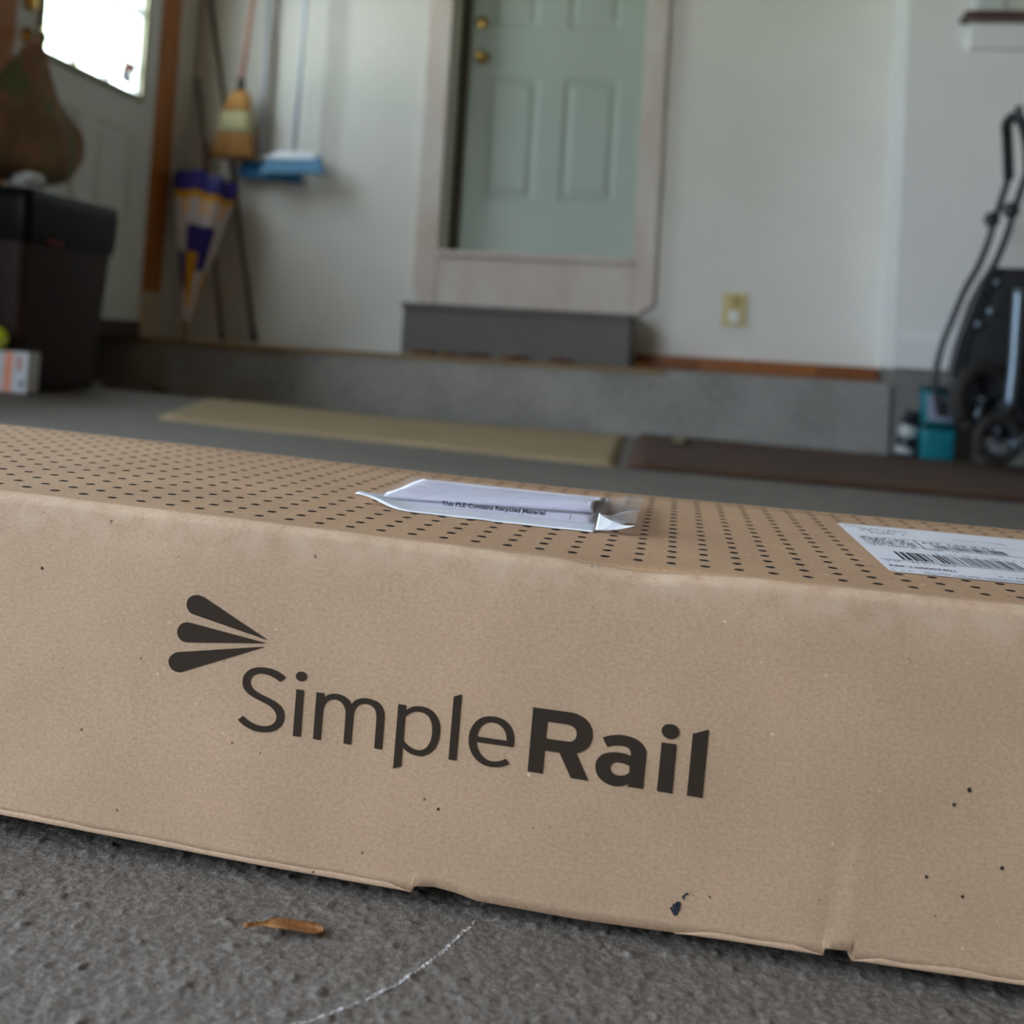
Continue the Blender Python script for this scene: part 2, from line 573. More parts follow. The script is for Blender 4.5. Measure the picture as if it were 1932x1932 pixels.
for q in (((WY0 - 0.025, WY0), (WZ0 - 0.025, WZ1 + 0.025)), ((WY1, WY1 + 0.025), (WZ0 - 0.025, WZ1 + 0.025)), ((WY0, WY1), (WZ0 - 0.025, WZ0)), ((WY0, WY1), (WZ1, WZ1 + 0.025))):
    box("window_frame", (-2.375, -2.348), q[0], q[1], M_WINTRIM, door_2, bevel=0.004)
yc = [WY0 + (WY1 - WY0) * k / 3 for k in range(4)]
zc = [WZ0 + (WZ1 - WZ0) * k / 3 for k in range(4)]
for k in (1, 2):
    box("muntin", (-2.388, -2.366), (yc[k] - 0.014, yc[k] + 0.014), (WZ0, WZ1), M_MUNTIN, door_2)
    for i in range(3):
        box("muntin", (-2.388, -2.366), (yc[i] + 0.0145, yc[i + 1] - 0.0145), (zc[k] - 0.014, zc[k] + 0.014), M_MUNTIN, door_2)


def glass(name, tint=(1, 1, 1, 1), gloss=0.06, rough=0.02):
    m, n, l, p = new_mat(name)
    n.remove(p)
    t = n.new("ShaderNodeBsdfTransparent"); t.inputs[0].default_value = tint
    g = n.new("ShaderNodeBsdfGlossy"); g.inputs["Roughness"].default_value = rough
    x = n.new("ShaderNodeMixShader"); x.inputs[0].default_value = gloss
    l.new(t.outputs[0], x.inputs[1]); l.new(g.outputs[0], x.inputs[2])
    l.new(x.outputs[0], n["Material Output"].inputs[0])
    return m


M_GLASS = glass("window_glass", (0.96, 0.98, 0.96, 1), 0.04)
for i in range(3):
    for j in range(3):
        box("pane", (-2.379, -2.376), (yc[i] + 0.002, yc[i + 1] - 0.002), (zc[j] + 0.002, zc[j + 1] - 0.002), M_GLASS, door_2)
knob(door_2, (-2.362, 3.650, 1.305), (1, 0, 0))
deadbolt(door_2, (-2.362, 3.650, 1.425), (1, 0, 0))
trim_2 = struct(bpy.data.objects.new("trim_2", None))
COL.objects.link(trim_2)
trim_2.location = (-2.35, 4.7, 0.3)
box("side_jamb", (-2.42, -2.3585), (DY1 - 0.006, 4.80), (0.475, 2.50), M_BROWN, trim_2, bevel=0.004)
box("plinth", (-2.42, -2.3575), (DY1 - 0.006, 4.80), (0.277, 0.473), M_PLINTH, trim_2, bevel=0.004)
box("side_jamb", (-2.42, -2.335), (DY0 - 0.18, DY0 - 0.02), (0.12, 2.50), M_BROWN, trim_2, bevel=0.004)
box("head_jamb", (-2.42, -2.345), (DY0 - 0.018, DY1 + 0.016), (2.41, 2.50), M_BROWN, trim_2, bevel=0.004)
box("threshold", (-2.52, -2.352), (DY0 - 0.018, DY1 - 0.007), (0.277, 0.3448), mat("dark_threshold", lin(66, 54, 40), 0.7), trim_2, bevel=0.003)

# small red, white and blue sticker on the lowest far pane
decal = thing("window_sticker", "small red, white and blue sticker in the corner of the side door window", "sticker", (-2.374, 4.38, 1.31))
for nm, yy, zz, m_ in (("blue_patch", (4.345, 4.385), (1.41, 1.475), lin(70, 84, 200)), ("red_stripe", (4.345, 4.425), (1.375, 1.409), lin(214, 60, 70)), ("blue_stripe", (4.335, 4.365), (1.315, 1.374), lin(96, 104, 190)),
                       ("white_disc", (4.368, 4.42), (1.315, 1.374), lin(235, 235, 238)), ("brown_patch", (4.415, 4.45), (1.376, 1.41), lin(150, 90, 40))):
    box(nm, (-2.3755, -2.3735), yy, zz, mat("sticker_" + nm, m_, 0.5), decal)

# ------------------------------------------------------------------ window on the right wall: dark red stool over a white apron
window_2 = struct(tag(bpy.data.objects.new("window_2", None), "window with dark red stool and white apron at the upper right", "window"))
COL.objects.link(window_2)
window_2.location = (1.6, 4.6, 1.57)
box("stool", (0.928, 2.3), (4.50, 4.619), (1.676, 1.698), M_DARKRED, window_2, bevel=0.004)
box("apron", (0.962, 2.27), (4.585, 4.619), (1.575, 1.6755), M_WALLR, window_2, bevel=0.004)
M_SASH = mat("window_casing", lin(196, 204, 204), 0.5)
for q in (((0.985, 1.09), (1.699, 2.75)), ((2.14, 2.245), (1.699, 2.75)), ((1.091, 2.139), (2.65, 2.75))):
    box("casing", q[0], (4.59, 4.619), q[1], M_SASH, window_2, bevel=0.004)
box("roller_blind", (1.092, 2.138), (4.605, 4.615), (1.70, 2.649), mat("blind_cloth", lin(206, 208, 204), 0.8), window_2)

# ------------------------------------------------------------------ outside: driveway, lawn, trees beyond the side door
struct(box("ground_driveway", (-16, -2.505), (-7, 12), (-0.2, 0.08), M_ASPHALT))  # unseen pale slab, carried on past the side door to bounce neutral light
struct(box("ground_lawn", (-40, -2.51), (-20, 30), (-0.3, -0.02), M_LAWN))
M_LEAF = [mat("foliage_light", lin(196, 212, 180), 0.7, var=(lin(214, 226, 200), 2, 0.3, (1, 1, 1))), mat("foliage_mid", lin(170, 192, 150), 0.7, var=(lin(190, 208, 172), 2, 0.3, (1, 1, 1)))]
M_BARK = mat("bark", lin(110, 92, 76), 0.9, var=(lin(84, 70, 58), 20, 0.3, (1, 1, 0.2)))


def tree(label, x, y, h, r, seed, ml):
    t = thing("garden_tree", label, "tree", (x, y, -0.02), "trees outside the side door")
    tube("trunk", [(x, y, -0.02), (x + 0.05, y, h * 0.4), (x, y + 0.1, h * 0.75)], [0.16, 0.12, 0.05], M_BARK, t)
    rnd = random.Random(seed)
    v, f = [], []
    for _ in range(1500):
        d = Vector((rnd.gauss(0, 1), rnd.gauss(0, 1), rnd.gauss(0, 1))).normalized() * (rnd.random() ** 0.4)
        c = Vector((x + d.x * r, y + d.y * r, h * 0.66 + d.z * h * 0.42))
        a = Vector((rnd.gauss(0, 1), rnd.gauss(0, 1), rnd.gauss(0, 1))).normalized() * rnd.uniform(0.06, 0.13)
        b = a.orthogonal().normalized() * a.length * 0.6
        i = len(v)
        v += [tuple(c - a), tuple(c + b), tuple(c + a), tuple(c - b)]
        f.append((i, i + 1, i + 2, i + 3))
    o = pydata("foliage", v, f, ml, t)
    o["kind"] = "stuff"


tree("pale leafy tree seen through the near panes of the side door", -9.0, 12.4, 6.6, 1.9, 1, M_LEAF[0])
tree("deeper green tree seen through the far panes of the side door", -8.2, 17.2, 7.8, 2.1, 2, M_LEAF[1])


# ------------------------------------------------------------------ the long cardboard box (millimetres in its own frame)
def cardboard(name, c1, c2, speck, scuff=False):
    m, n, l, p = new_mat(name)
    tc = n.new("ShaderNodeTexCoord")
    mp = n.new("ShaderNodeMapping"); mp.inputs["Scale"].default_value = (0.7, 1, 1)
    l.new(tc.outputs["Object"], mp.inputs[0])
    a = n.new("ShaderNodeTexNoise"); a.inputs["Scale"].default_value = 800; a.inputs["Detail"].default_value = 4; a.inputs["Roughness"].default_value = 0.7
    b = n.new("ShaderNodeTexNoise"); b.inputs["Scale"].default_value = 16; b.inputs["Detail"].default_value = 4
    s = n.new("ShaderNodeTexNoise"); s.inputs["Scale"].default_value = 260; s.inputs["Detail"].default_value = 2
    w = n.new("ShaderNodeTexNoise"); w.inputs["Scale"].default_value = 330; w.inputs["Detail"].default_value = 2
    off = n.new("ShaderNodeMapping"); off.inputs["Location"].default_value = (3.1, 7.7, 1.3)
    l.new(tc.outputs["Object"], off.inputs[0])
    l.new(mp.outputs[0], a.inputs[0]); l.new(tc.outputs["Object"], b.inputs[0]); l.new(tc.outputs["Object"], s.inputs[0]); l.new(off.outputs[0], w.inputs[0])
    r = n.new("ShaderNodeValToRGB")
    r.color_ramp.elements[0].position, r.color_ramp.elements[1].position = 0.30, 0.70
    r.color_ramp.elements[0].color, r.color_ramp.elements[1].color = c1, c2
    l.new(a.outputs[0], r.inputs[0])
    rb = n.new("ShaderNodeValToRGB")
    rb.color_ramp.elements[0].position, rb.color_ramp.elements[1].position = 0.3, 0.7
    rb.color_ramp.elements[0].color, rb.color_ramp.elements[1].color = (0.90, 0.89, 0.90, 1), (1.05, 1.05, 1.04, 1)
    l.new(b.outputs[0], rb.inputs[0])
    mu = n.new("ShaderNodeMix"); mu.data_type = 'RGBA'; mu.blend_type = 'MULTIPLY'; mu.inputs["Factor"].default_value = 1.0
    l.new(r.outputs[0], mu.inputs["A"]); l.new(rb.outputs[0], mu.inputs["B"])
    rs = n.new("ShaderNodeValToRGB")
    rs.color_ramp.elements[0].position, rs.color_ramp.elements[1].position = 0.725, 0.77
    l.new(s.outputs[0], rs.inputs[0])
    m1 = n.new("ShaderNodeMix"); m1.data_type = 'RGBA'
    l.new(rs.outputs[0], m1.inputs["Factor"]); l.new(mu.outputs["Result"], m1.inputs["A"]); m1.inputs["B"].default_value = speck
    rw = n.new("ShaderNodeValToRGB")
    rw.color_ramp.elements[0].position, rw.color_ramp.elements[1].position = 0.72, 0.78
    l.new(w.outputs[0], rw.inputs[0])
    m2 = n.new("ShaderNodeMix"); m2.data_type = 'RGBA'
    l.new(rw.outputs[0], m2.inputs["Factor"]); l.new(m1.outputs["Result"], m2.inputs["A"]); m2.inputs["B"].default_value = lin(226, 208, 190)
    out = m2.outputs["Result"]
    if scuff:                                   # paper fibres rubbed pale along the upper fold
        sp = n.new("ShaderNodeSeparateXYZ"); l.new(tc.outputs["Object"], sp.inputs[0])
        mr = n.new("ShaderNodeMapRange"); mr.interpolation_type = 'SMOOTHSTEP'
        mr.inputs["From Min"].default_value, mr.inputs["From Max"].default_value = -0.024, -0.003
        mr.inputs["To Max"].default_value = 0.55
        l.new(sp.outputs["Z"], mr.inputs["Value"])
        fib = n.new("ShaderNodeTexNoise"); fib.inputs["Scale"].default_value = 90; fib.inputs["Detail"].default_value = 6
        l.new(tc.outputs["Object"], fib.inputs[0])
        fr = n.new("ShaderNodeValToRGB"); fr.color_ramp.elements[0].position, fr.color_ramp.elements[1].position = 0.35, 0.7
        l.new(fib.outputs[0], fr.inputs[0])
        mm_ = n.new("ShaderNodeMath"); mm_.operation = 'MULTIPLY'
        l.new(mr.outputs[0], mm_.inputs[0]); l.new(fr.outputs[0], mm_.inputs[1])
        m3 = n.new("ShaderNodeMix"); m3.data_type = 'RGBA'; m3.inputs["B"].default_value = lin(214, 190, 168)
        l.new(mm_.outputs[0], m3.inputs["Factor"]); l.new(out, m3.inputs["A"])
        out = m3.outputs["Result"]
    l.new(out, p.inputs["Base Color"])
    p.inputs["Roughness"].default_value = 0.62
    p.inputs["Specular IOR Level"].default_value = 0.35
    bp = n.new("ShaderNodeBump"); bp.inputs["Strength"].default_value = 0.12; bp.inputs["Distance"].default_value = 0.0005
    l.new(a.outputs[0], bp.inputs["Height"]); l.new(bp.outputs[0], p.inputs["Normal"])
    return m


M_KRAFT = cardboard("kraft_cardboard", lin(168, 134, 104), lin(190, 156, 124), lin(96, 70, 50))
M_KRAFTF = cardboard("scuffed_kraft_front", lin(176, 146, 120), lin(200, 170, 142), lin(96, 70, 50), True)
M_KRAFTL = cardboard("crushed_kraft_edge", lin(188, 157, 130), lin(208, 178, 151), lin(120, 92, 70))
M_INK = mat("printed_ink", lin(54, 45, 37), 0.8, var=(lin(60, 50, 41), 200, 0.3, (1, 1, 1)), spec=0.12)
M_DOT = mat("dot_ink", lin(46, 40, 36), 0.8, spec=0.12)

cbox = thing("cardboard_box", "long brown cardboard box printed with a brand logo, lying on the garage floor", "box", (-0.067989, 0.452914, 0.230975))
_bx = Matrix(((0.99951, -0.014108, 0.027933), (0.013667, 0.99978, 0.015905), (-0.028151, -0.015516, 0.999483)))
cbox.rotation_euler = _bx.to_euler()
S = 0.001
XL0, XR0, DEP, HT = -640.0, 580.0, 273.0, 131.0
ZX = [-800, -400, -360, -228, -176, -124, -71, 0, 48, 129, 170, 197, 260, 800]
ZV = [2.4, 2.4, 2.3, 1.55, 1.0, 0.5, 0.14, 0, 0.25, 1.19, 1.86, 2.34, 3.1, 3.6]


def top_z(x, y=60.0):
    """slight bow of the lid; the near fold sags a little around x = 50"""
    z = interp(x, ZX, ZV)
    k = math.exp(-max(0.0, y) / 9.0)
    z += k * (-2.0 * math.exp(-((x - 52) / 24) ** 2) + 0.5 * math.exp(-((x + 110) / 70) ** 2) + 0.25 * noise.noise(Vector((x * 0.05, 3.3, 0))))
    return z


def front_y(x, z):
    """gentle waviness of the front wall and the vertical crease above the notch"""
    y = 0.25 * noise.noise(Vector((x * 0.012, z * 0.02, 5.0)))
    xc = 131.5 + (z + 107) * 0.11
    k = smooth01((-70 - z) / 30.0)
    y += k * (0.20 * math.exp(-((x - xc) / 3.2) ** 2) - 0.10 * math.exp(-((x - xc - 6) / 5.0) ** 2))
    return y


BX = [-640, -202.4, -88.7, -27.2, -26.7, -18.6, -9.6, -1.5, 39.2, 93.3, 128.8, 129.05, 138.2, 138.6, 199.1, 580]
BZ = [-129, -129.0, -132.5, -133.3, -131.2, -130.2, -131.2, -132.9, -133.7, -132.4, -132.2, -129.9, -129.2, -132.3, -131.3, -131]
bottom_z = lambda x: interp(x, BX, BZ)
RAD = 4.5


def x_stations(step=4.0):
    xs = set(BX)
    x = XL0
    while x <= XR0:
        xs.add(round(x, 2)); x += step
    return sorted(xs)


def build_front():
    xs = x_stations()
    rows = 34
    v, f = [], []
    for x in xs:
        zb = bottom_z(x)
        zt = top_z(x, 0) - RAD
        for j in range(rows + 1):
            z = zb + (zt - zb) * j / rows
            flare = -0.5 * smooth01((zb + 4 - z) / 4)
            v.append((x * S, (front_y(x, z) + flare) * S, z * S))
        for k in range(1, 7):
            a = math.radians(90 * k / 6)
            v.append((x * S, (front_y(x, zt) * (1 - k / 6) + RAD * (1 - math.cos(a))) * S, (zt + RAD * math.sin(a)) * S))
    w = rows + 7
    for i in range(len(xs) - 1):
        for j in range(w - 1):
            f.append((i * w + j, (i + 1) * w + j, (i + 1) * w + j + 1, i * w + j + 1))
    o = pydata("front_panel", v, f, M_KRAFTF, cbox, True, True)
    s = o.modifiers.new("board", 'SOLIDIFY'); s.thickness = 0.0035; s.offset = -1
    return o


def build_top():
    xs = x_stations(8.0)
    ys = [RAD, 8, 14, 20, 30, 45] + [60 + 15 * k for k in range(14)] + [DEP - 3]
    v = [(x * S, y * S, top_z(x, y if y > RAD else 0) * S) for x in xs for y in ys]
    w = len(ys)
    f = [(i * w + j, (i + 1) * w + j, (i + 1) * w + j + 1, i * w + j + 1) for i in range(len(xs) - 1) for j in range(w - 1)]
    o = pydata("top_panel", v, f, M_KRAFT, cbox, True, True)
    s = o.modifiers.new("board", 'SOLIDIFY'); s.thickness = 0.0035; s.offset = -1
    return o


front = build_front()
topp = build_top()
grid("back_panel", 60, 6, lambda u, w: ((XL0 + (XR0 - XL0) * u) * S, (DEP - 3 * (1 - min(1, (1 - w) * 8))) * S, (-HT + (HT + top_z(XL0 + (XR0 - XL0) * u, 200)) * w) * S), M_KRAFT, cbox, local=True, thick=0.0035)
box("bottom_panel", (XL0 * S, XR0 * S), (0.036, 0.262), (-0.1385, -0.1325), M_KRAFT, cbox, local=True)
for xe in (XL0 + 0.5, XR0 - 4.5):
    box("end_panel", (xe * S, (xe + 4) * S), (0.004, 0.269), (-0.1300, -0.0035), M_KRAFT, cbox, local=True)


def build_lip(name, a, b, h):
    n = max(6, int((b - a) / 5))
    def fn(u, w):
        x = a + (b - a) * u
        zb = bottom_z(x)
        hh = h * (0.75 + 0.35 * noise.noise(Vector((x * 0.06, 8.8, 0)))) * smooth01(min(u, 1 - u) * n / 2)
        return (x * S, (front_y(x, zb) - 0.62 - 0.35 * math.sin(math.pi * w)) * S, (zb - 0.1 + hh * w) * S)
    o = grid(name, n, 4, fn, M_KRAFTL, cbox, local=True)
    o["label"] = "pale crushed fold along the bottom edge"


build_lip("crushed_edge", -640, -27.4, 2.8)
build_lip("crushed_edge", 74, 128.7, 2.6)
build_lip("crushed_edge", 138.8, 580, 2.8)

# rows of dots printed on the lid
def build_dots():
    bm = bmesh.new()
    for k in range(17):
        y = 20 + 15.35 * k
        if y > DEP - 5:
            continue
        for j in range(-47, 44):
            x = -4.9 + 13.37 * j
            vs = []
            for t in range(14):
                a = 2 * math.pi * t / 14
                xx, yy = x + 2.0 * math.cos(a), y + 2.25 * math.sin(a)
                vs.append(bm.verts.new((xx * S, yy * S, (top_z(xx, yy) + 0.12) * S)))
            bm.faces.new(vs)
    o = from_bm("dot_print", bm, M_DOT, cbox, local=True)
    o["kind"] = "stuff"
    o["label"] = "rows of small dark dots printed on the lid"


build_dots()
LOGO = {
 'leaf_1': [[(-96.17,-44.94,1),(-124.7,-31.32,1),(-126.01,-30.97,0),(-127.57,-31.0,0),(-129.49,-31.62,0),(-130.88,-33.11,0),(-131.31,-35.16,0),(-130.65,-36.94,0),(-129.3,-38.32,0),(-127.38,-38.94,1),(-96.29,-45.11,1)]],
 'leaf_2': [[(-96.51,-46.4,1),(-128.99,-42.31,1),(-130.41,-42.32,0),(-132.18,-42.96,0),(-133.58,-44.46,0),(-134.06,-46.51,0),(-133.41,-48.42,0),(-131.92,-49.82,0),(-130.22,-50.28,0),(-128.8,-50.23,1),(-96.63,-46.6,1)]],
 'leaf_3': [[(-96.9,-47.94,1),(-132.99,-54.62,1),(-134.48,-55.3,0),(-136.0,-56.95,0),(-136.46,-58.86,0),(-135.7,-60.75,0),(-133.98,-62.12,0),(-131.95,-62.52,0),(-130.56,-62.29,0),(-129.21,-61.7,1),(-96.96,-48.16,1)]],
 'S': [[(-86.68,-58.83,1),(-88.19,-57.87,0),(-90.15,-56.95,0),(-92.51,-56.31,0),(-95.03,-56.06,0),(-97.3,-56.19,0),(-99.55,-56.61,0),(-101.74,-57.63,0),(-103.44,-59.32,0),(-104.27,-61.29,0),(-104.31,-63.16,0),(-103.69,-65.04,0),(-102.45,-66.45,0),(-100.64,-67.68,0),(-98.24,-68.68,0),(-95.65,-69.53,0),(-93.07,-70.41,0),(-91.09,-71.41,0),(-89.72,-72.6,0),(-88.91,-73.95,0),(-88.79,-75.49,0),(-89.36,-76.93,0),(-90.58,-78.06,0),(-92.37,-78.75,0),(-94.42,-79.0,0),(-96.94,-78.81,0),(-99.3,-78.15,0),(-101.28,-77.15,0),(-102.71,-76.07,1),(-104.67,-77.99,1),(-102.7,-79.39,0),(-100.5,-80.46,0),(-98.13,-81.21,0),(-95.61,-81.5,0),(-93.13,-81.38,0),(-90.7,-80.84,0),(-88.73,-79.95,0),(-87.03,-78.46,0),(-85.99,-76.57,0),(-85.65,-74.49,0),(-85.95,-72.68,0),(-86.89,-71.05,0),(-88.59,-69.62,0),(-90.78,-68.55,0),(-93.36,-67.65,0),(-95.95,-66.82,0),(-98.34,-65.88,0),(-100.14,-64.68,0),(-101.0,-63.42,0),(-101.24,-62.18,0),(-100.88,-60.76,0),(-99.85,-59.65,0),(-98.46,-58.96,0),(-96.62,-58.65,0),(-94.53,-58.74,0),(-92.4,-59.25,0),(-90.45,-59.97,0),(-88.65,-60.92,1)]],
 'i': [[(-81.67,-62.82,1),(-78.62,-62.82,1),(-78.15,-81.14,1),(-81.24,-81.13,1)],[(-80.56,-55.77,0),(-79.2,-55.94,0),(-78.18,-56.88,0),(-78.03,-57.84,0),(-78.58,-58.88,0),(-79.75,-59.5,0),(-81.22,-59.32,0),(-82.24,-58.38,0),(-82.45,-57.43,0),(-81.84,-56.38,0)]],
 'm': [[(-73.29,-62.89,1),(-70.16,-62.93,1),(-70.14,-65.06,1),(-69.05,-63.76,0),(-67.5,-62.92,0),(-65.7,-62.55,0),(-63.66,-62.57,0),(-61.77,-63.14,0),(-60.03,-64.22,0),(-58.6,-65.74,1),(-57.58,-64.39,0),(-56.06,-63.36,0),(-54.09,-62.77,0),(-51.67,-62.65,0),(-49.2,-63.1,0),(-47.29,-64.1,0),(-45.93,-65.56,0),(-45.16,-67.28,0),(-44.83,-69.35,1),(-44.64,-81.49,1),(-47.67,-81.42,1),(-47.93,-69.76,1),(-48.26,-67.88,0),(-49.09,-66.26,0),(-50.4,-65.28,0),(-52.06,-64.86,0),(-53.66,-64.97,0),(-55.42,-65.65,0),(-56.61,-66.86,0),(-57.27,-68.4,0),(-57.42,-70.25,1),(-57.27,-81.29,1),(-60.27,-81.27,1),(-60.57,-69.31,1),(-60.98,-67.82,0),(-61.95,-66.31,0),(-63.49,-65.16,0),(-65.27,-64.77,0),(-67.07,-65.11,0),(-68.61,-66.02,0),(-69.65,-67.8,0),(-70.0,-69.98,0),(-70.02,-71.53,1),(-69.85,-81.22,1),(-72.85,-81.23,1)]],
 'p': [[(-39.65,-63.14,1),(-36.62,-63.19,1),(-36.52,-65.41,1),(-35.18,-64.18,0),(-33.47,-63.29,0),(-31.51,-62.9,0),(-29.32,-62.88,0),(-27.27,-63.43,0),(-25.38,-64.52,0),(-23.83,-66.13,0),(-22.73,-68.27,0),(-22.24,-70.68,0),(-22.23,-73.53,0),(-22.84,-76.46,0),(-24.0,-78.81,0),(-25.81,-80.57,0),(-27.7,-81.59,0),(-29.65,-81.96,0),(-31.86,-81.78,0),(-33.92,-81.11,0),(-36.43,-79.51,1),(-36.34,-86.88,1),(-39.37,-88.15,1)],[(-36.59,-67.78,1),(-35.16,-66.38,0),(-33.26,-65.42,0),(-31.5,-65.08,0),(-29.49,-65.25,0),(-27.62,-66.05,0),(-26.27,-67.59,0),(-25.48,-69.59,0),(-25.2,-71.45,0),(-25.24,-74.12,0),(-25.82,-76.39,0),(-26.84,-78.15,0),(-28.32,-79.3,0),(-29.87,-79.66,0),(-31.88,-79.5,0),(-33.73,-78.9,0),(-35.22,-77.95,0),(-36.38,-76.97,1)]],
 'l': [[(-17.89,-57.43,1),(-14.84,-56.18,1),(-14.67,-81.66,1),(-17.73,-81.65,1)]],
 'e': [[(7.13,-73.57,1),(-7.38,-73.5,1),(-7.02,-75.34,0),(-6.07,-77.1,0),(-4.77,-78.44,0),(-3.11,-79.44,0),(-1.31,-79.89,0),(0.64,-79.86,0),(2.73,-79.29,0),(4.68,-78.27,1),(6.06,-80.11,1),(4.07,-81.17,0),(2.19,-81.81,0),(0.07,-82.11,0),(-2.28,-82.06,0),(-4.48,-81.51,0),(-6.54,-80.38,0),(-8.27,-78.73,0),(-9.54,-76.64,0),(-10.32,-74.28,0),(-10.49,-71.84,0),(-10.13,-69.33,0),(-9.16,-67.11,0),(-7.58,-65.1,0),(-5.55,-63.75,0),(-3.26,-63.11,0),(-0.92,-62.95,0),(1.46,-63.33,0),(3.49,-64.29,0),(5.19,-65.76,0),(6.43,-67.67,0),(7.1,-70.03,0),(7.25,-71.71,0)],[(-7.39,-71.38,1),(4.4,-71.43,1),(4.07,-69.5,0),(3.23,-67.72,0),(1.93,-66.39,0),(0.09,-65.5,0),(-1.88,-65.29,0),(-3.61,-65.61,0),(-5.29,-66.6,0),(-6.52,-68.09,0),(-7.15,-69.69,0)]],
 'R': [[(13.61,-57.42,1),(27.12,-57.43,1),(29.63,-57.58,0),(32.18,-58.31,0),(34.39,-59.52,0),(35.96,-61.18,0),(36.83,-63.02,0),(37.18,-64.85,0),(37.05,-67.1,0),(36.36,-69.06,0),(34.97,-70.65,0),(33.35,-71.8,0),(31.6,-72.51,1),(36.97,-82.1,1),(30.43,-82.03,1),(25.28,-73.19,1),(19.33,-73.16,1),(19.33,-81.92,1),(13.59,-81.88,1)],[(19.45,-62.16,1),(26.96,-62.19,1),(28.71,-62.43,0),(30.21,-63.16,0),(31.01,-64.18,0),(31.22,-65.27,0),(31.0,-66.71,0),(30.24,-67.84,0),(29.04,-68.43,0),(27.71,-68.55,1),(19.4,-68.5,1)]],
 'a': [[(41.24,-65.22,1),(42.94,-64.44,0),(44.75,-63.87,0),(46.74,-63.48,0),(49.08,-63.3,0),(51.45,-63.51,0),(53.68,-64.11,0),(55.6,-65.09,0),(57.05,-66.46,0),(57.93,-67.98,0),(58.17,-69.43,1),(57.98,-82.24,1),(52.29,-82.17,1),(52.28,-81.02,1),(51.14,-81.79,0),(49.84,-82.3,0),(48.19,-82.58,0),(46.17,-82.59,0),(44.11,-82.09,0),(42.18,-81.12,0),(40.62,-79.69,0),(39.71,-77.92,0),(39.37,-76.31,0),(39.58,-74.47,0),(40.45,-72.77,0),(41.85,-71.42,0),(43.8,-70.55,0),(45.95,-70.09,0),(48.3,-69.96,0),(50.5,-70.16,0),(52.46,-70.63,1),(52.46,-69.56,0),(52.04,-68.54,0),(51.13,-67.76,0),(49.76,-67.4,0),(48.08,-67.4,0),(46.41,-67.58,0),(44.76,-68.0,0),(43.42,-68.6,1)],[(52.37,-74.48,1),(50.65,-73.93,0),(48.95,-73.7,0),(47.27,-73.78,0),(45.98,-74.33,0),(45.21,-75.26,0),(45.05,-76.35,0),(45.48,-77.36,0),(46.47,-78.13,0),(47.84,-78.52,0),(49.18,-78.45,0),(50.5,-78.15,0),(51.62,-77.58,0),(52.4,-76.81,1)]],
 'i_bold': [[(63.68,-63.95,1),(69.29,-63.97,1),(69.05,-82.37,1),(63.37,-82.29,1)],[(66.06,-56.85,0),(67.56,-56.89,0),(68.94,-57.61,0),(69.76,-58.9,0),(69.81,-60.13,0),(69.01,-61.47,0),(67.17,-62.34,0),(65.49,-62.19,0),(64.09,-61.31,0),(63.31,-59.85,0),(63.53,-58.5,0),(64.6,-57.29,0)]],
 'l_bold': [[(75.07,-59.25,1),(80.84,-56.87,1),(80.34,-82.41,1),(74.66,-82.32,1)]],
 'stain': [[(71.63,-124.29,1),(72.41,-123.76,1),(72.85,-123.47,1),(72.53,-122.88,1),(72.95,-122.36,1),(73.34,-122.67,1),(73.83,-121.86,1),(74.62,-121.38,1),(75.38,-121.62,1),(75.73,-122.48,1),(75.33,-123.26,1),(75.46,-124.33,1),(74.95,-125.41,1),(74.48,-126.48,1),(73.87,-126.89,1),(73.09,-126.42,1),(72.45,-125.34,1)],[(75.73,-119.67,1),(76.18,-118.96,1),(76.87,-118.31,1),(77.56,-117.75,1),(78.14,-118.12,1),(77.91,-118.7,1),(77.18,-118.72,1),(76.7,-119.61,1),(76.85,-120.4,1),(76.6,-120.71,1)],[(77.9,-117.43,1),(78.37,-117.54,1),(77.93,-117.79,1)],[(79.69,-117.88,1),(80.13,-118.17,1),(79.74,-118.5,1)],[(69.56,-121.71,1),(69.98,-121.73,1),(69.68,-122.01,1)],[(78.03,-125.92,1),(78.46,-126.04,1),(78.16,-126.31,1)],[(79.0,-117.26,1),(79.46,-117.37,1),(79.12,-117.6,1)]],
}


def stick_on_front(name, conts, m, lift=0.3):
    me = curve_mesh(conts)
    for vtx in me.vertices:
        x, z = vtx.co.x, vtx.co.y
        vtx.co = (x, (front_y(x * 1000, z * 1000) - lift) * S, z)
    me.materials.clear()
    return link(name, me, m, cbox, True)


for _k in ("leaf_1", "leaf_2", "leaf_3"):
    stick_on_front("emblem_leaf", LOGO[_k], M_INK)["label"] = "dark tapering leaf of the printed emblem"
for _k in ("S", "i", "m", "p", "l", "e", "R", "a", "i_bold", "l_bold"):
    stick_on_front("printed_letter", LOGO[_k], M_INK)["label"] = "printed letter %s of the box logo" % _k[0]
stick_on_front("ink_smudge", LOGO["stain"], mat("blue_black_smudge", lin(26, 28, 40), 0.35, var=(lin(44, 50, 66), 300, 0.2, (1, 1, 1)), bump=(900, 0.5)), 0.25)["label"] = "blue-black smudge near the bottom edge"
for _x, _z, _r in ((176, -66, 0.7), (171, -72, 0.55), (189, -92, 0.6), (163, -99, 0.5), (176, -104, 0.5), (-196, -28, 0.5), (-20, -101, 0.45)):
    stick_on_front("fleck", [[(_x + _r * math.cos(a), _z + _r * 1.3 * math.sin(a), 0) for a in (0, 1.2, 2.6, 3.6, 5.0)]], M_INK, 0.2)

# ------------------------------------------------------------------ shipping label with its print
def on_top(x, y, h):
    return (x * S, y * S, (top_z(x, y) + h) * S)


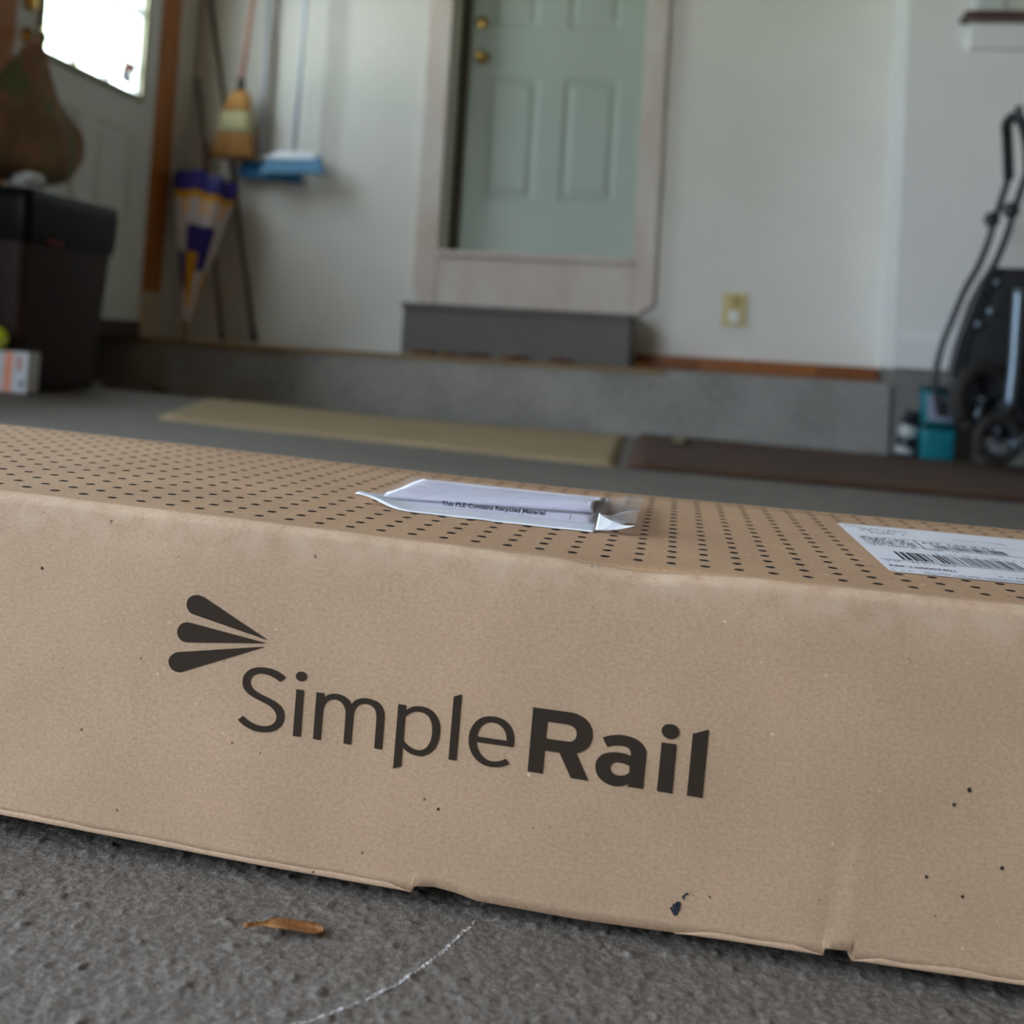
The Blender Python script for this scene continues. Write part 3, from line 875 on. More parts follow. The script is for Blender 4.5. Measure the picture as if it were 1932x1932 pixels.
LX0, LX1, LY0, LY1 = 153.0, 256.0, 55.5, 223.5
def label_outline():
    r = 4.0
    pts = []
    for cx, cy, a0 in ((LX0 + r, LY0 + r, 180), (LX1 - r, LY0 + r, 270), (LX1 - r, LY1 - r, 0), (LX0 + r, LY1 - r, 90)):
        for k in range(5):
            a = math.radians(a0 + 90 * k / 4)
            pts.append((cx + r * math.cos(a), cy + r * math.sin(a)))
    return pts


def build_label():
    bm = bmesh.new()
    bm.faces.new([bm.verts.new((x, y, 0)) for x, y in label_outline()])
    for k in range(1, 12):
        bmesh.ops.bisect_plane(bm, geom=list(bm.verts) + list(bm.edges) + list(bm.faces), plane_co=(LX0 + (LX1 - LX0) * k / 12, 0, 0), plane_no=(1, 0, 0))
    for vtx in bm.verts:
        vtx.co = on_top(vtx.co.x, vtx.co.y, 0.28)
    return from_bm("shipping_label", bm, mat("label_paper", lin(222, 224, 236), 0.4, var=(lin(228, 230, 240), 60, 0.3, (1, 1, 1))), cbox, local=True)


slabel = build_label()
slabel["label"] = "white printed shipping label on the lid"
M_BLACK = mat("label_print", lin(40, 42, 56), 0.5)


def put_text(name, body, x, y, size, bold=0.0, sx=1.0, sy=1.0):
    me = text_mesh(body, size, bold)
    for vtx in me.vertices:
        vtx.co = on_top(x + vtx.co.x * sx, y + vtx.co.y * sy, 0.38)
    me.materials.clear()
    return link(name, me, M_BLACK, slabel, True)


def put_rects(name, rects, m=None):
    bm = bmesh.new()
    for x0, x1, y0, y1 in rects:
        n = max(1, int((x1 - x0) / 10))
        for k in range(n):
            a, b = x0 + (x1 - x0) * k / n, x0 + (x1 - x0) * (k + 1) / n
            bm.faces.new([bm.verts.new(on_top(*q, 0.38)) for q in ((a, y0), (b, y0), (b, y1), (a, y1))])
    return from_bm(name, bm, m or M_BLACK, slabel, local=True)


def bars(x0, x1, y0, y1, seed, unit):
    rnd = random.Random(seed)
    out, x = [], x0
    while x < x1 - unit * 4:
        wdt = unit * rnd.choice((1, 1, 2, 2, 3, 4))
        out.append((x, x + wdt, y0, y1))
        x += wdt + unit * rnd.choice((1, 1, 2, 3))
    return out


put_rects("barcode", bars(165.5, 222.5, 95, 121, 5, 0.5))
put_rects("barcode", bars(190.5, 226, 146, 159, 8, 0.40))
for _q in ((155, 254, 91.3, 92.2), (157, 254, 142.0, 142.9), (184.2, 184.9, 142.9, 172), (157, 254, 172.5, 173.0)):
    put_rects("rule", [_q])
_rnd = random.Random(11)
put_rects("dot_code", [(157 + 1.25 * i, 157 + 1.25 * i + 0.95, 146 + 1.7 * j, 146 + 1.7 * j + 1.3) for i in range(20) for j in range(14) if _rnd.random() < 0.5])
put_text("routing_code", "NY 144 9-01", 187.5, 162.0, 8.0, 0.02, 0.86, 1.05)
put_text("reference_line", "REF 1:00007401", 155.5, 71, 4.6, 0.012, 0.95, 1.5)
def tiny_type(name, x0, x1, y, h, seed, dens=0.8):
    """a line of print too small to read: short upright and flat strokes"""
    rnd = random.Random(seed)
    out, x = [], x0
    while x < x1:
        cw = h * rnd.uniform(0.35, 0.6)
        if rnd.random() < dens:
            out.append((x, x + cw * 0.3, y, y + h))
            k = rnd.choice((0.0, 0.45, 0.85))
            out.append((x, x + cw * 0.85, y + h * k, y + h * (k + 0.16)))
            if rnd.random() < 0.5:
                out.append((x + cw * 0.6, x + cw * 0.85, y, y + h * rnd.choice((0.5, 1.0))))
        x += cw * 1.25
    return put_rects(name, out)


for _q, (_a, _b, _y, _h, _d) in enumerate(((156, 163, 211, 3.2, 0.9), (163, 187, 204, 4.6, 0.8), (163, 182, 196.5, 4.6, 0.8), (163, 190, 189, 4.6, 0.8), (200, 236, 188, 3.0, 0.7),
                                          (158, 200, 137.5, 2.6, 0.7), (186, 226, 124.5, 2.8, 0.6), (155.5, 186, 86.5, 2.6, 0.7), (168, 250, 57.6, 2.0, 0.85), (168, 250, 60.6, 2.0, 0.85), (154.8, 162, 59.6, 3.0, 0.95), (200, 236, 68, 3.0, 0.4))):
    tiny_type("tiny_type", _a, _b, _y, _h, 20 + _q, _d)

# ------------------------------------------------------------------ packing-list pouch
PX0, PX1, PY0, PY1 = -91.0, 45.0, 85.0, 210.0


def lift_corner(x, y):
    """how far the pouch curls off the lid"""
    l = 3.0 * smooth01((-60 - x) / 31) * smooth01((150 - y) / 60)
    r = 5.2 * smooth01((x - 26.5) / 17) * smooth01((150 - y) / 50) + 2.4 * smooth01((x - 26.5) / 12) * smooth01((y - 100) / 60)
    b = 2.2 * smooth01((y - 175) / 35)
    f = 1.7 * smooth01((y - 84) / 11) * smooth01((115 - y) / 15)
    return 0.5 + l + r + b + f


def backing_fn(u, w):
    x = PX0 + (PX1 - PX0) * u
    y0 = PY0 + 9 * smooth01((-62 - x) / 28) - 1.5 * (x < 26.4)
    y = y0 + (PY1 - y0) * w
    return on_top(x, y, lift_corner(x, y) + 0.25 * noise.noise(Vector((x * 0.09, y * 0.06, 2))))


pouch = grid("document_pouch", 80, 40, backing_fn, mat("pouch_backing", lin(226, 232, 238), 0.45), cbox, local=True, thick=0.0002)
def trim_backing(me):
    """the white backing stops short of the clear wings left and right of the sheet"""
    bm = bmesh.new()
    bm.from_mesh(me)
    kill = []
    for fc in bm.faces:
        c = fc.calc_center_median() * 1000
        if c.x > 26.2 or (c.x < -80 and c.y > 112 + (c.x + 91) * 1.5):
            kill.append(fc)
    bmesh.ops.delete(bm, geom=kill, context='FACES')
    bm.to_mesh(me)
    bm.free()


trim_backing(pouch.data)
pouch["label"] = "clear packing-list pouch stuck on the lid with a folded paper inside"


def crest(x):
    return interp(x, [-92, -85, -60, -20, 20, 24], [2.8, 4.7, 6.0, 8.1, 10.3, 10.5])


def paper_pt(x, s):
    """section of the folded sheet: lower leaf, fold at the back, upper leaf curling down at the front"""
    c = crest(x)
    pts = [(96.5, 2.4), (98, 0.30 * c + 0.4), (101, 0.44 * c), (106, 0.50 * c), (118, 0.42 * c), (150, 2.4), (190, 2.2), (198, 3.2), (194, 4.4), (170, 5.0), (138, c * 0.75 + 0.8), (120, c - 0.3), (112, c), (107.5, c - 0.5), (105, c - 0.16 * c), (104.8, c - 0.27 * c), (107, c - 0.36 * c), (112, c - 0.38 * c)]
    i = min(int(s * (len(pts) - 1)), len(pts) - 2)
    t = s * (len(pts) - 1) - i
    p0, p1, p2, p3 = (pts[max(i - 1, 0)], pts[i], pts[i + 1], pts[min(i + 2, len(pts) - 1)])
    cr = lambda a, b, c_, d: 0.5 * (2 * b + (c_ - a) * t + (2 * a - 5 * b + 4 * c_ - d) * t * t + (3 * b - a - 3 * c_ + d) * t ** 3)
    return cr(p0[0], p1[0], p2[0], p3[0]), cr(p0[1], p1[1], p2[1], p3[1])


def paper_fn(u, w):
    x = -79 + (23.5 + 79) * u
    y, h = paper_pt(x, w)
    return on_top(x, y + 0.04 * (x + 20), h)


def flap_fn(u, w):
    """stiff white corner of the pouch standing up beside the sheet, tapering to the right tip"""
    x = 26.5 + 18.0 * u
    lo = 1.2 + 0.2 * u + 3.6 * u * u
    hi = 8.2 - 2.6 * u
    k = w * (1 - 0.92 * u)
    return on_top(x + 0.6 * w * (1 - u), 86.5 + 8.5 * w * (1 - u), lo + (hi - lo) * k + 0.3 * math.sin(3 * u) * w)


grid("flap", 20, 10, flap_fn, bpy.data.materials["pouch_backing"], pouch, local=True, thick=0.0002)["label"] = "white folded corner of the pouch"
M_PAPER = mat("lavender_white_paper", lin(222, 222, 240), 0.55)
grid("folded_paper", 40, 70, paper_fn, M_PAPER, pouch, local=True, thick=0.0003)["label"] = "folded white sheet"


def film_h(x, y):
    c = crest(x) + 0.7
    t = smooth01((PX1 - 17 - x) / 9) * smooth01((x + 88) / 16)
    prof = interp(y, [85, 90, 94, 98, 104, 112, 122, 145, 175, 200, 210], [0.9, 0.26 * c, 0.55 * c, 0.78 * c, 0.94 * c, c, 0.99 * c, 0.85 * c + 0.4, 5.4, 3.6, 3.2])
    wr = 0.5 * noise.noise(Vector((x * 0.05, y * 0.16, 7))) + 0.30 * noise.noise(Vector((x * 0.15, y * 0.30, 1)))
    base = lift_corner(x, y) + 0.5 + 2.6 * smooth01((x - 22) / 6) * smooth01((y - 92) / 15) * smooth01((205 - y) / 40)
    ridge = 2.2 * math.exp(-((y - (104 - (x - 24) * 0.9)) / 5.0) ** 2) * smooth01((x - 22) / 4) * smooth01((44 - x) / 14)
    return max(base + ridge, base * (1 - t) + (prof + wr * smooth01((y - 92) / 10)) * t)


def film_mat():
    """crinkled clear plastic: mostly see-through, a little milky, with soft highlights"""
    m, n, l, p = new_mat("clear_film")
    n.remove(p)
    t = n.new("ShaderNodeBsdfTransparent"); t.inputs[0].default_value = (0.97, 0.97, 0.985, 1)
    d = n.new("ShaderNodeBsdfTranslucent"); d.inputs[0].default_value = (0.9, 0.9, 0.95, 1)
    d2 = n.new("ShaderNodeBsdfDiffuse"); d2.inputs[0].default_value = (0.72, 0.73, 0.78, 1)
    g = n.new("ShaderNodeBsdfGlossy"); g.inputs["Roughness"].default_value = 0.08
    a = n.new("ShaderNodeMixShader"); a.inputs[0].default_value = 0.5
    b = n.new("ShaderNodeMixShader"); b.inputs[0].default_value = 0.30
    c = n.new("ShaderNodeMixShader"); c.inputs[0].default_value = 0.14
    l.new(d.outputs[0], a.inputs[1]); l.new(d2.outputs[0], a.inputs[2])
    l.new(t.outputs[0], b.inputs[1]); l.new(a.outputs[0], b.inputs[2])
    l.new(b.outputs[0], c.inputs[1]); l.new(g.outputs[0], c.inputs[2])
    l.new(c.outputs[0], n["Material Output"].inputs[0])
    return m


def film_fn(u, w):
    x = PX0 + (PX1 - PX0) * u
    y = PY0 + 9 * smooth01((-62 - x) / 28) * (1 - w) + (PY1 - PY0) * w ** 1.5
    return on_top(x, y, film_h(x, y))


grid("film", 120, 90, film_fn, film_mat(), pouch, local=True)["label"] = "crinkled transparent plastic film"


def build_pouch_text():
    me = text_mesh("This PLE Contains Recycled Material", 2.75, 0.03)
    w = max(vtx.co.x for vtx in me.vertices)
    for vtx in me.vertices:
        u = vtx.co.x / w
        x = -48.0 + 50.0 * u
        h = 4.15 + 0.7 * u + vtx.co.y * 0.95
        vtx.co = on_top(x, 92.3 + 0.35 * vtx.co.y, h)
    me.materials.clear()
    return link("lettering", me, mat("film_print", lin(24, 24, 44), 0.5), pouch, True)


build_pouch_text()["label"] = "small bold recycling notice printed on the film"
_pl = [(-6.5, 0.25, 0.42, 0.62), (18.0, 0.25, 0.42, 0.62)]
def paper_rules():
    bm = bmesh.new()
    for x, wd, s0, s1 in ((5.5, 0.3, 0.64, 0.86), (-10.0, 0.25, 0.02, 0.14), (13.0, 0.3, 0.02, 0.14)):
        for k in range(12):
            q = []
            for dx, dk in ((0, 0), (wd, 0), (wd, 1), (0, 1)):
                y, h = paper_pt(x, s0 + (s1 - s0) * (k + dk) / 12)
                q.append(bm.verts.new(on_top(x + dx, y + 0.04 * (x + 20), h + 0.25)))
            bm.faces.new(q)
    return from_bm("printed_rule", bm, M_BLACK, pouch, local=True)
paper_rules()

# ------------------------------------------------------------------ winged seed on the slab
def build_seed():
    a, b = Vector((-0.1512, 0.4090)), Vector((-0.1228, 0.4160))
    d = (b - a); L = d.length; d.normalize(); nrm = Vector((-d.y, d.x))
    prof = [(0, 0.0004), (0.06, 0.0007), (0.16, 0.0009), (0.24, 0.0011), (0.30, 0.0024), (0.38, 0.0038), (0.55, 0.0046), (0.75, 0.0048), (0.88, 0.0042), (0.96, 0.0026), (1.0, 0.0004)]
    v, f = [], []
    for t, w in prof:
        c = a + d * (L * t) + nrm * (0.0018 * math.sin(t * 3.1))
        for k in range(7):
            s = -1 + 2 * k / 6
            p = c + nrm * (w * s)
            v.append((p.x, p.y, floor_z(p.x, p.y) + 0.0012 + 0.0009 * s * s + 0.0007 * math.sin(t * 5 + s) + (0.0012 * (1 - s * s) if 0.3 < t < 0.5 else 0)))
    for i in range(len(prof) - 1):
        for k in range(6):
            f.append((i * 7 + k, i * 7 + k + 1, (i + 1) * 7 + k + 1, (i + 1) * 7 + k))
    o = pydata("winged_seed", v, f, mat("dry_seed", lin(158, 108, 56), 0.6, var=(lin(120, 74, 34), 260, 0.25, (0.5, 1, 1)), bump=(700, 0.4)), None, True)
    s = o.modifiers.new("thickness", 'SOLIDIFY'); s.thickness = 0.0005
    tag(o, "dry orange-brown winged seed lying on the concrete before the box", "seed")


build_seed()


# ------------------------------------------------------------------ concrete step along the back wall and the grey wooden step on it
ledge = thing("concrete_step", "long grey concrete step running along the foot of the back wall", "step", (-0.8, 4.8, 0.0))
def build_ledge():
    xs = [-2.618 + 3.353 * k / 60 for k in range(61)]
    v, f = [], []
    for x in xs:
        j = 0.004 * noise.noise(Vector((x * 5, 1, 0)))
        c = 0.006 * max(0, noise.noise(Vector((x * 9, 7, 0))))
        v += [(x, 4.62 + j, -0.12), (x, 4.62 + j, 0.262 - c), (x, 4.63 + j + c, 0.272), (x, 4.64, 0.275), (x, 4.999, 0.275), (x, 4.999, -0.12)]
    for i in range(len(xs) - 1):
        for k in range(6):
            f.append((i * 6 + k, (i + 1) * 6 + k, (i + 1) * 6 + (k + 1) % 6, i * 6 + (k + 1) % 6))
    f += [(0, 1, 2, 3, 4, 5), tuple(len(v) - 6 + k for k in (5, 4, 3, 2, 1, 0))]
    return pydata("slab", v, f, M_LEDGE, ledge)
build_ledge()
def edge_fn(u, w):
    x = -2.615 + 2.485 * u
    d = 0.002 * noise.noise(Vector((x * 14, 2, 0)))
    pts = [(4.612 + d, 0.256 + 2 * d), (4.611 + d, 0.270), (4.615, 0.2765), (4.66 + 2 * d, 0.2765)]
    i = min(int(w * 3), 2); t = w * 3 - i
    return (x, pts[i][0] + (pts[i + 1][0] - pts[i][0]) * t, pts[i][1] + (pts[i + 1][1] - pts[i][1]) * t)
grid("dusty_edge", 60, 9, edge_fn, M_TAN, ledge)["label"] = "tan dusty edge"

wstep = thing("wooden_step", "dark grey box step below the sage green door", "step", (-0.755, 4.84, 0.275))
box("riser", (-1.232, -0.279), (4.720, 4.745), (0.278, 0.470), M_GREYSTEP, wstep, bevel=0.003)
box("tread", (-1.240, -0.270), (4.708, 4.966), (0.4705, 0.492), M_GREYSTEP, wstep, bevel=0.004)
for xa in (-1.230, -0.303):
    box("side_board", (xa, xa + 0.022), (4.7455, 4.966), (0.278, 0.470), M_GREYSTEP, wstep, bevel=0.002)

# dead leaves swept against the step
M_DEAD = [mat("dead_leaf_orange", lin(150, 92, 36), 0.8, var=(lin(110, 64, 26), 60, 0.3, (1, 1, 1))), mat("dead_leaf_red", lin(120, 56, 36), 0.8, var=(lin(90, 44, 30), 60, 0.3, (1, 1, 1)))]
def dead_leaf(x, y, z, r, rot, m, label):
    v, f = [], []
    for j in range(9):
        t = j / 8
        w = r * 0.55 * math.sin(math.pi * min(1, t * 0.94 + 0.03)) ** 0.8
        for k in range(5):
            s = -1 + k / 2
            a, b = (t - 0.5) * 2 * r, w * s
            v.append((x + a * math.cos(rot) - b * math.sin(rot), y + a * math.sin(rot) + b * math.cos(rot), z + 0.002 + 0.25 * r * s * s + 0.12 * r * math.sin(4 * t)  ** 2))
    for j in range(8):
        for k in range(4):
            f.append((j * 5 + k, j * 5 + k + 1, (j + 1) * 5 + k + 1, (j + 1) * 5 + k))
    o = pydata("dead_leaf", v, f, m, None, True)
    s = o.modifiers.new("thickness", 'SOLIDIFY'); s.thickness = 0.001
    tag(o, label, "leaf", "dead leaves around the steps")
for q in ((-1.13, 4.685, 0.275, 0.055, 0.2, 0, "curled orange dead leaf at the left foot of the grey box step"), (-1.02, 4.69, 0.275, 0.045, 2.9, 0, "second orange dead leaf from the left against the grey box step"),
          (-0.90, 4.69, 0.275, 0.05, 0.4, 1, "dark dead leaf between the orange ones at the grey box step"), (-0.74, 4.69, 0.275, 0.055, 3.3, 0, "orange dead leaf below the middle of the grey box step"),
          (-0.55, 4.69, 0.275, 0.05, 0.1, 1, "dark dead leaf below the right half of the grey box step"), (-0.20, 4.66, 0.275, 0.05, 0.0, 0, "orange dead leaf right of the grey box step")):
    dead_leaf(q[0], q[1], q[2], q[3], q[4], M_DEAD[q[5]], q[6])
for q in ((-2.18, 4.50, 0.04, 0.9, 1, "reddish dead leaf on the floor behind the trash bin"), (-2.05, 4.52, 0.035, 2.2, 0, "small brown dead leaf on the floor near the trash bin"), (-1.86, 4.50, 0.03, 1.2, 1, "small red dead leaf on the tan mat by the concrete step")):
    dead_leaf(q[0], q[1], floor_z(q[0], q[1]) + 0.005, q[2], q[3], M_DEAD[q[4]], q[5])

# ------------------------------------------------------------------ wall outlet
outlet = thing("wall_outlet", "ivory electrical outlet with a white plug cover, low on the back wall", "outlet", (0.142, 4.995, 0.545))
box("cover_plate", (0.090, 0.194), (4.991, 4.9995), (0.474, 0.617), M_IVORY, outlet, bevel=0.004)
lathe("socket", [(0.0001, 0), (0.024, 0), (0.024, 0.003), (0.021, 0.0045), (0.0001, 0.0045)], mat("socket_ivory", lin(182, 160, 100), 0.4), outlet, (0.142, 4.991, 0.580), (0, -1, 0))
box("plug_cover", (0.120, 0.164), (4.978, 4.9908), (0.490, 0.540), M_WHITE, outlet, bevel=0.006)
lathe("screw", [(0.0001, 0), (0.004, 0), (0.004, 0.0012), (0.0001, 0.0018)], M_BRASS, outlet, (0.142, 4.991, 0.553), (0, -1, 0), seg=10)

# ------------------------------------------------------------------ mats on the floor
def floor_quad(name, c, m, h, label, cat, nu=40, nv=24, wob=0.004):
    (x0, y0), (x1, y1), (x2, y2), (x3, y3) = c
    def fn(u, w):
        x = (x0 * (1 - u) + x1 * u) * (1 - w) + (x3 * (1 - u) + x2 * u) * w
        y = (y0 * (1 - u) + y1 * u) * (1 - w) + (y3 * (1 - u) + y2 * u) * w
        return (x, y, floor_z(x, y) + h + wob * max(0, noise.noise(Vector((x * 3, y * 3, 1)))))
    o = grid(name, nu, nv, fn, m, thick=h * 0.8)
    return tag(o, label, cat)


floor_quad("carpet_mat", ((-1.30, 2.68), (-0.175, 2.68), (-0.262, 4.585), (-1.89, 4.575)),
           mat("tan_carpet", lin(168, 148, 112), 0.95, var=(lin(150, 134, 104), 6, 0.3, (1, 1, 1)), bump=(200, 0.5)), 0.003, "flat tan carpet mat on the floor in front of the concrete step", "mat")
floor_quad("door_mat", ((-0.148, 2.68), (1.6, 3.02), (1.6, 4.30), (-0.205, 4.585)),
           mat("dark_brown_mat", lin(66, 45, 33), 0.95, var=(lin(82, 56, 38), 5, 0.3, (1, 1, 1)), bump=(160, 0.6)), 0.014, "dark brown ribbed mat right of the tan carpet mat", "mat")
_st = box("paint_stick", (-0.066, -0.030), (3.6, 4.45), (0, 0.004), mat("pale_stick", lin(132, 128, 92), 0.8), None, bevel=0.001)
for vtx in _st.data.vertices:
    vtx.co.z += floor_z(vtx.co.x, vtx.co.y) + 0.0215
tag(_st, "pale flat stick lying across the dark brown mat", "stick")

# ------------------------------------------------------------------ trash bin
tbin = thing("trash_bin", "dark brown plastic trash bin with a black liner folded over its rim", "trash bin", (-2.05, 3.22, 0.11))
def rounded_loop(x0, x1, y0, y1, z, r=0.03, n=5):
    p = []
    for cx, cy, a0 in ((x1 - r, y0 + r, -90), (x1 - r, y1 - r, 0), (x0 + r, y1 - r, 90), (x0 + r, y0 + r, 180)):
        for k in range(n):
            a = math.radians(a0 + 90 * k / (n - 1))
            p.append((cx + r * math.cos(a), cy + r * math.sin(a), z))
    return p
def loft(name, loops, m, parent, smooth=True, cap0=True, cap1=False):
    v = [q for lp in loops for q in lp]
    n = len(loops[0])
    f = [(i * n + k, i * n + (k + 1) % n, (i + 1) * n + (k + 1) % n, (i + 1) * n + k) for i in range(len(loops) - 1) for k in range(n)]
    if cap0:
        f.append(tuple(range(n))[::-1])
    if cap1:
        f.append(tuple((len(loops) - 1) * n + k for k in range(n)))
    return pydata(name, v, f, m, parent, smooth)
_bz = [0.113, 0.13, 0.30, 0.50, 0.66]
loft("body", [rounded_loop(-2.195 - 0.03 * t, -1.905 + 0.025 * t, 3.035 - 0.065 * t, 3.462 + 0.025 * t, z) for z in _bz for t in [(z - 0.113) / 0.55]], mat("brown_bin_plastic", lin(44, 26, 22), 0.5, var=(lin(40, 23, 20), 5, 0.3, (1, 1, 1)), spec=0.25), tbin)
def liner_loops():
    out = []
    base = [(0.545, 0.006), (0.56, 0.008), (0.60, 0.010), (0.65, 0.008), (0.690, 0.004), (0.695, -0.01), (0.67, -0.025), (0.52, -0.04)]
    for z, g in base:
        t = (min(z, 0.66) - 0.113) / 0.55
        lp = rounded_loop(-2.195 - 0.03 * t - g, -1.905 + 0.025 * t + g, 3.035 - 0.065 * t - g, 3.462 + 0.025 * t + g, z, 0.03, 14)
        o = []
        for k, (x, y, zz) in enumerate(lp):
            w = 0.010 * noise.noise(Vector((x * 9, y * 9, zz * 22)))
            o.append((x + max(-0.003, w), y + w * 0.6, zz + 0.018 * noise.noise(Vector((x * 6, y * 6, 3))) * (1 if z < 0.58 else 0.4)))
        out.append(o)
    return out
loft("liner", liner_loops(), mat("black_liner_film", lin(9, 10, 11), 0.4, bump=(40, 0.5), spec=0.15), tbin, cap0=False, cap1=True)
tube("drawstring", catmull([(-1.868, 3.07, 0.552), (-1.862, 3.10, 0.545), (-1.866, 3.14, 0.548)], 4), 0.006, mat("red_drawstring", lin(120, 20, 20), 0.5), tbin)

def crumple(name, c, r, m, label, cat, seed, sc=(1, 1, 1)):
    bm = bmesh.new()
    bmesh.ops.create_icosphere(bm, subdivisions=4, radius=1)
    for vtx in bm.verts:
        d = vtx.co.normalized()
        k = 1 + 0.35 * noise.noise(d * 2.2 + Vector((seed, 0, 0))) + 0.16 * noise.noise(d * 6 + Vector((0, seed, 0)))
        vtx.co = Vector((d.x * sc[0], d.y * sc[1], d.z * sc[2])) * (r * k) + Vector(c)
    return tag(from_bm(name, bm, m, None, True), label, cat)
crumple("plastic_wrap", (-1.99, 3.14, 0.722), 0.045, mat("cloudy_plastic", lin(170, 170, 172), 0.2), "crumpled cloudy plastic on top of the black bin liner", "plastic", 3, (1.0, 1.3, 0.7))

# ------------------------------------------------------------------ bag hanging from the side door knob
bag = thing("hanging_bag", "brown cloth bag with faded green print hanging from the side door knob", "bag", (-2.22, 3.52, 0.78))
def bag_mat():
    m, n, l, p = new_mat("brown_bag_cloth")
    tc = n.new("ShaderNodeTexCoord")
    a = n.new("ShaderNodeTexNoise"); a.inputs["Scale"].default_value = 5; a.inputs["Detail"].default_value = 5
    b = n.new("ShaderNodeTexNoise"); b.inputs["Scale"].default_value = 7; b.inputs["Detail"].default_value = 2
    mp = n.new("ShaderNodeMapping"); mp.inputs["Location"].default_value = (4, 2, 6)
    l.new(tc.outputs["Object"], a.inputs[0]); l.new(tc.outputs["Object"], mp.inputs[0]); l.new(mp.outputs[0], b.inputs[0])
    r = n.new("ShaderNodeValToRGB")
    r.color_ramp.elements[0].position, r.color_ramp.elements[1].position = 0.35, 0.65
    r.color_ramp.elements[0].color, r.color_ramp.elements[1].color = lin(112, 88, 62), lin(146, 112, 82)
    l.new(a.outputs[0], r.inputs[0])
    r2 = n.new("ShaderNodeValToRGB")
    r2.color_ramp.elements[0].position, r2.color_ramp.elements[1].position = 0.50, 0.62
    l.new(b.outputs[0], r2.inputs[0])
    x = n.new("ShaderNodeMix"); x.data_type = 'RGBA'; x.inputs["B"].default_value = lin(104, 110, 72)
    l.new(r2.outputs[0], x.inputs["Factor"]); l.new(r.outputs[0], x.inputs["A"]); l.new(x.outputs["Result"], p.inputs["Base Color"])
    p.inputs["Roughness"].default_value = 0.85
    return m
M_BAG = bag_mat()
_bagz = [1.245, 1.225, 1.20, 1.14, 1.05, 1.015, 0.99, 0.96, 0.90, 0.84, 0.80, 0.778]
_bagr = [3.505, 3.515, 3.525, 3.555, 3.61, 3.69, 3.755, 3.785, 3.775, 3.73, 3.68, 3.60]
_bagl = [3.475, 3.455, 3.43, 3.37, 3.30, 3.27, 3.25, 3.24, 3.25, 3.28, 3.31, 3.38]
def bag_loops():
    out = []
    for i, z in enumerate(_bagz):
        c, w = (_bagr[i] + _bagl[i]) / 2, (_bagr[i] - _bagl[i]) / 2
        dpt = 0.025 + 0.085 * min(1, max(0, (1.26 - z) / 0.35)) * (0.6 if z < 0.79 else 1)
        lp = []
        for k in range(56):
            a = 2 * math.pi * k / 56
            q = 1 + 0.16 * noise.noise(Vector((math.cos(a) * 3.5, math.sin(a) * 3.5, z * 7))) + 0.08 * math.sin(5 * a + 9 * z)
            lp.append((-2.225 + dpt * math.cos(a) * q, c + w * math.sin(a) * (0.5 + 0.5 * q), z))
        out.append(lp)
    return out
loft("sack", bag_loops(), M_BAG, bag, cap0=True, cap1=True)
tube("strap", catmull([(-2.225, 3.475, 1.235), (-2.27, 3.55, 1.275), (-2.315, 3.645, 1.325), (-2.315, 3.665, 1.325), (-2.25, 3.58, 1.28), (-2.21, 3.505, 1.235)], 6), 0.010, mat("dark_strap", lin(64, 52, 30), 0.85), bag, flat=0.6)

# ------------------------------------------------------------------ small carton and ball at the left edge
carton = thing("carton", "small white carton with an orange stripe beside the trash bin", "carton", (-1.87, 2.95, 0.112))
box("carton_body", (-1.965, -1.826), (2.95, 3.01), (0.114, 0.228), mat("white_carton", lin(204, 206, 212), 0.5), carton, bevel=0.003)
box("orange_stripe", (-1.897, -1.873), (2.9490, 2.9499), (0.117, 0.226), mat("orange_print", lin(232, 150, 120), 0.5), carton)
box("red_print", (-1.858, -1.846), (2.9490, 2.9499), (0.176, 0.216), mat("red_print", lin(176, 116, 108), 0.5), carton)
box("blue_print", (-1.848, -1.834), (2.9490, 2.9499), (0.130, 0.150), mat("blue_print", lin(112, 120, 150), 0.5), carton)
for vt in ("carton_body", ):
    pass
_ball_m = mat("yellow_felt", lin(200, 214, 40), 0.95, bump=(500, 0.6))
ball = thing("tennis_ball", "yellow-green tennis ball on the white carton", "ball", (-1.950, 2.98, 0.228))
lathe("felt", [(0.0001, -0.034)] + [(0.034 * math.cos(a), 0.034 * math.sin(a)) for a in [math.radians(-80 + 10 * k) for k in range(17)]] + [(0.0001, 0.034)], _ball_m, ball, (-1.950, 2.98, 0.262))
tube("seam", [(-1.950 + 0.0345 * math.cos(a) * math.cos(0.5 * math.sin(2 * a)), 2.98 + 0.0345 * math.sin(a) * math.cos(0.5 * math.sin(2 * a)), 0.262 + 0.0345 * math.sin(0.5 * math.sin(2 * a))) for a in [2 * math.pi * k / 32 for k in range(33)]], 0.0008, M_WHITE, ball, seg=6)

# ------------------------------------------------------------------ tool rail and what hangs on it
rail = thing("tool_rail", "wooden rail with hooks for hanging brooms on the back wall", "rail", (-1.98, 4.985, 2.25))
box("rail_board", (-2.3, -1.6), (4.978, 4.999), (2.20, 2.29), M_BROWN, rail, bevel=0.004)
for xh in (-2.06, -1.99, -1.80):
    tube("hook", [(xh, 4.98, 2.262), (xh, 4.90, 2.258), (xh, 4.885, 2.275)], 0.004, mat("hook_steel", lin(150, 150, 150), 0.35, metal=1.0), rail, seg=8)

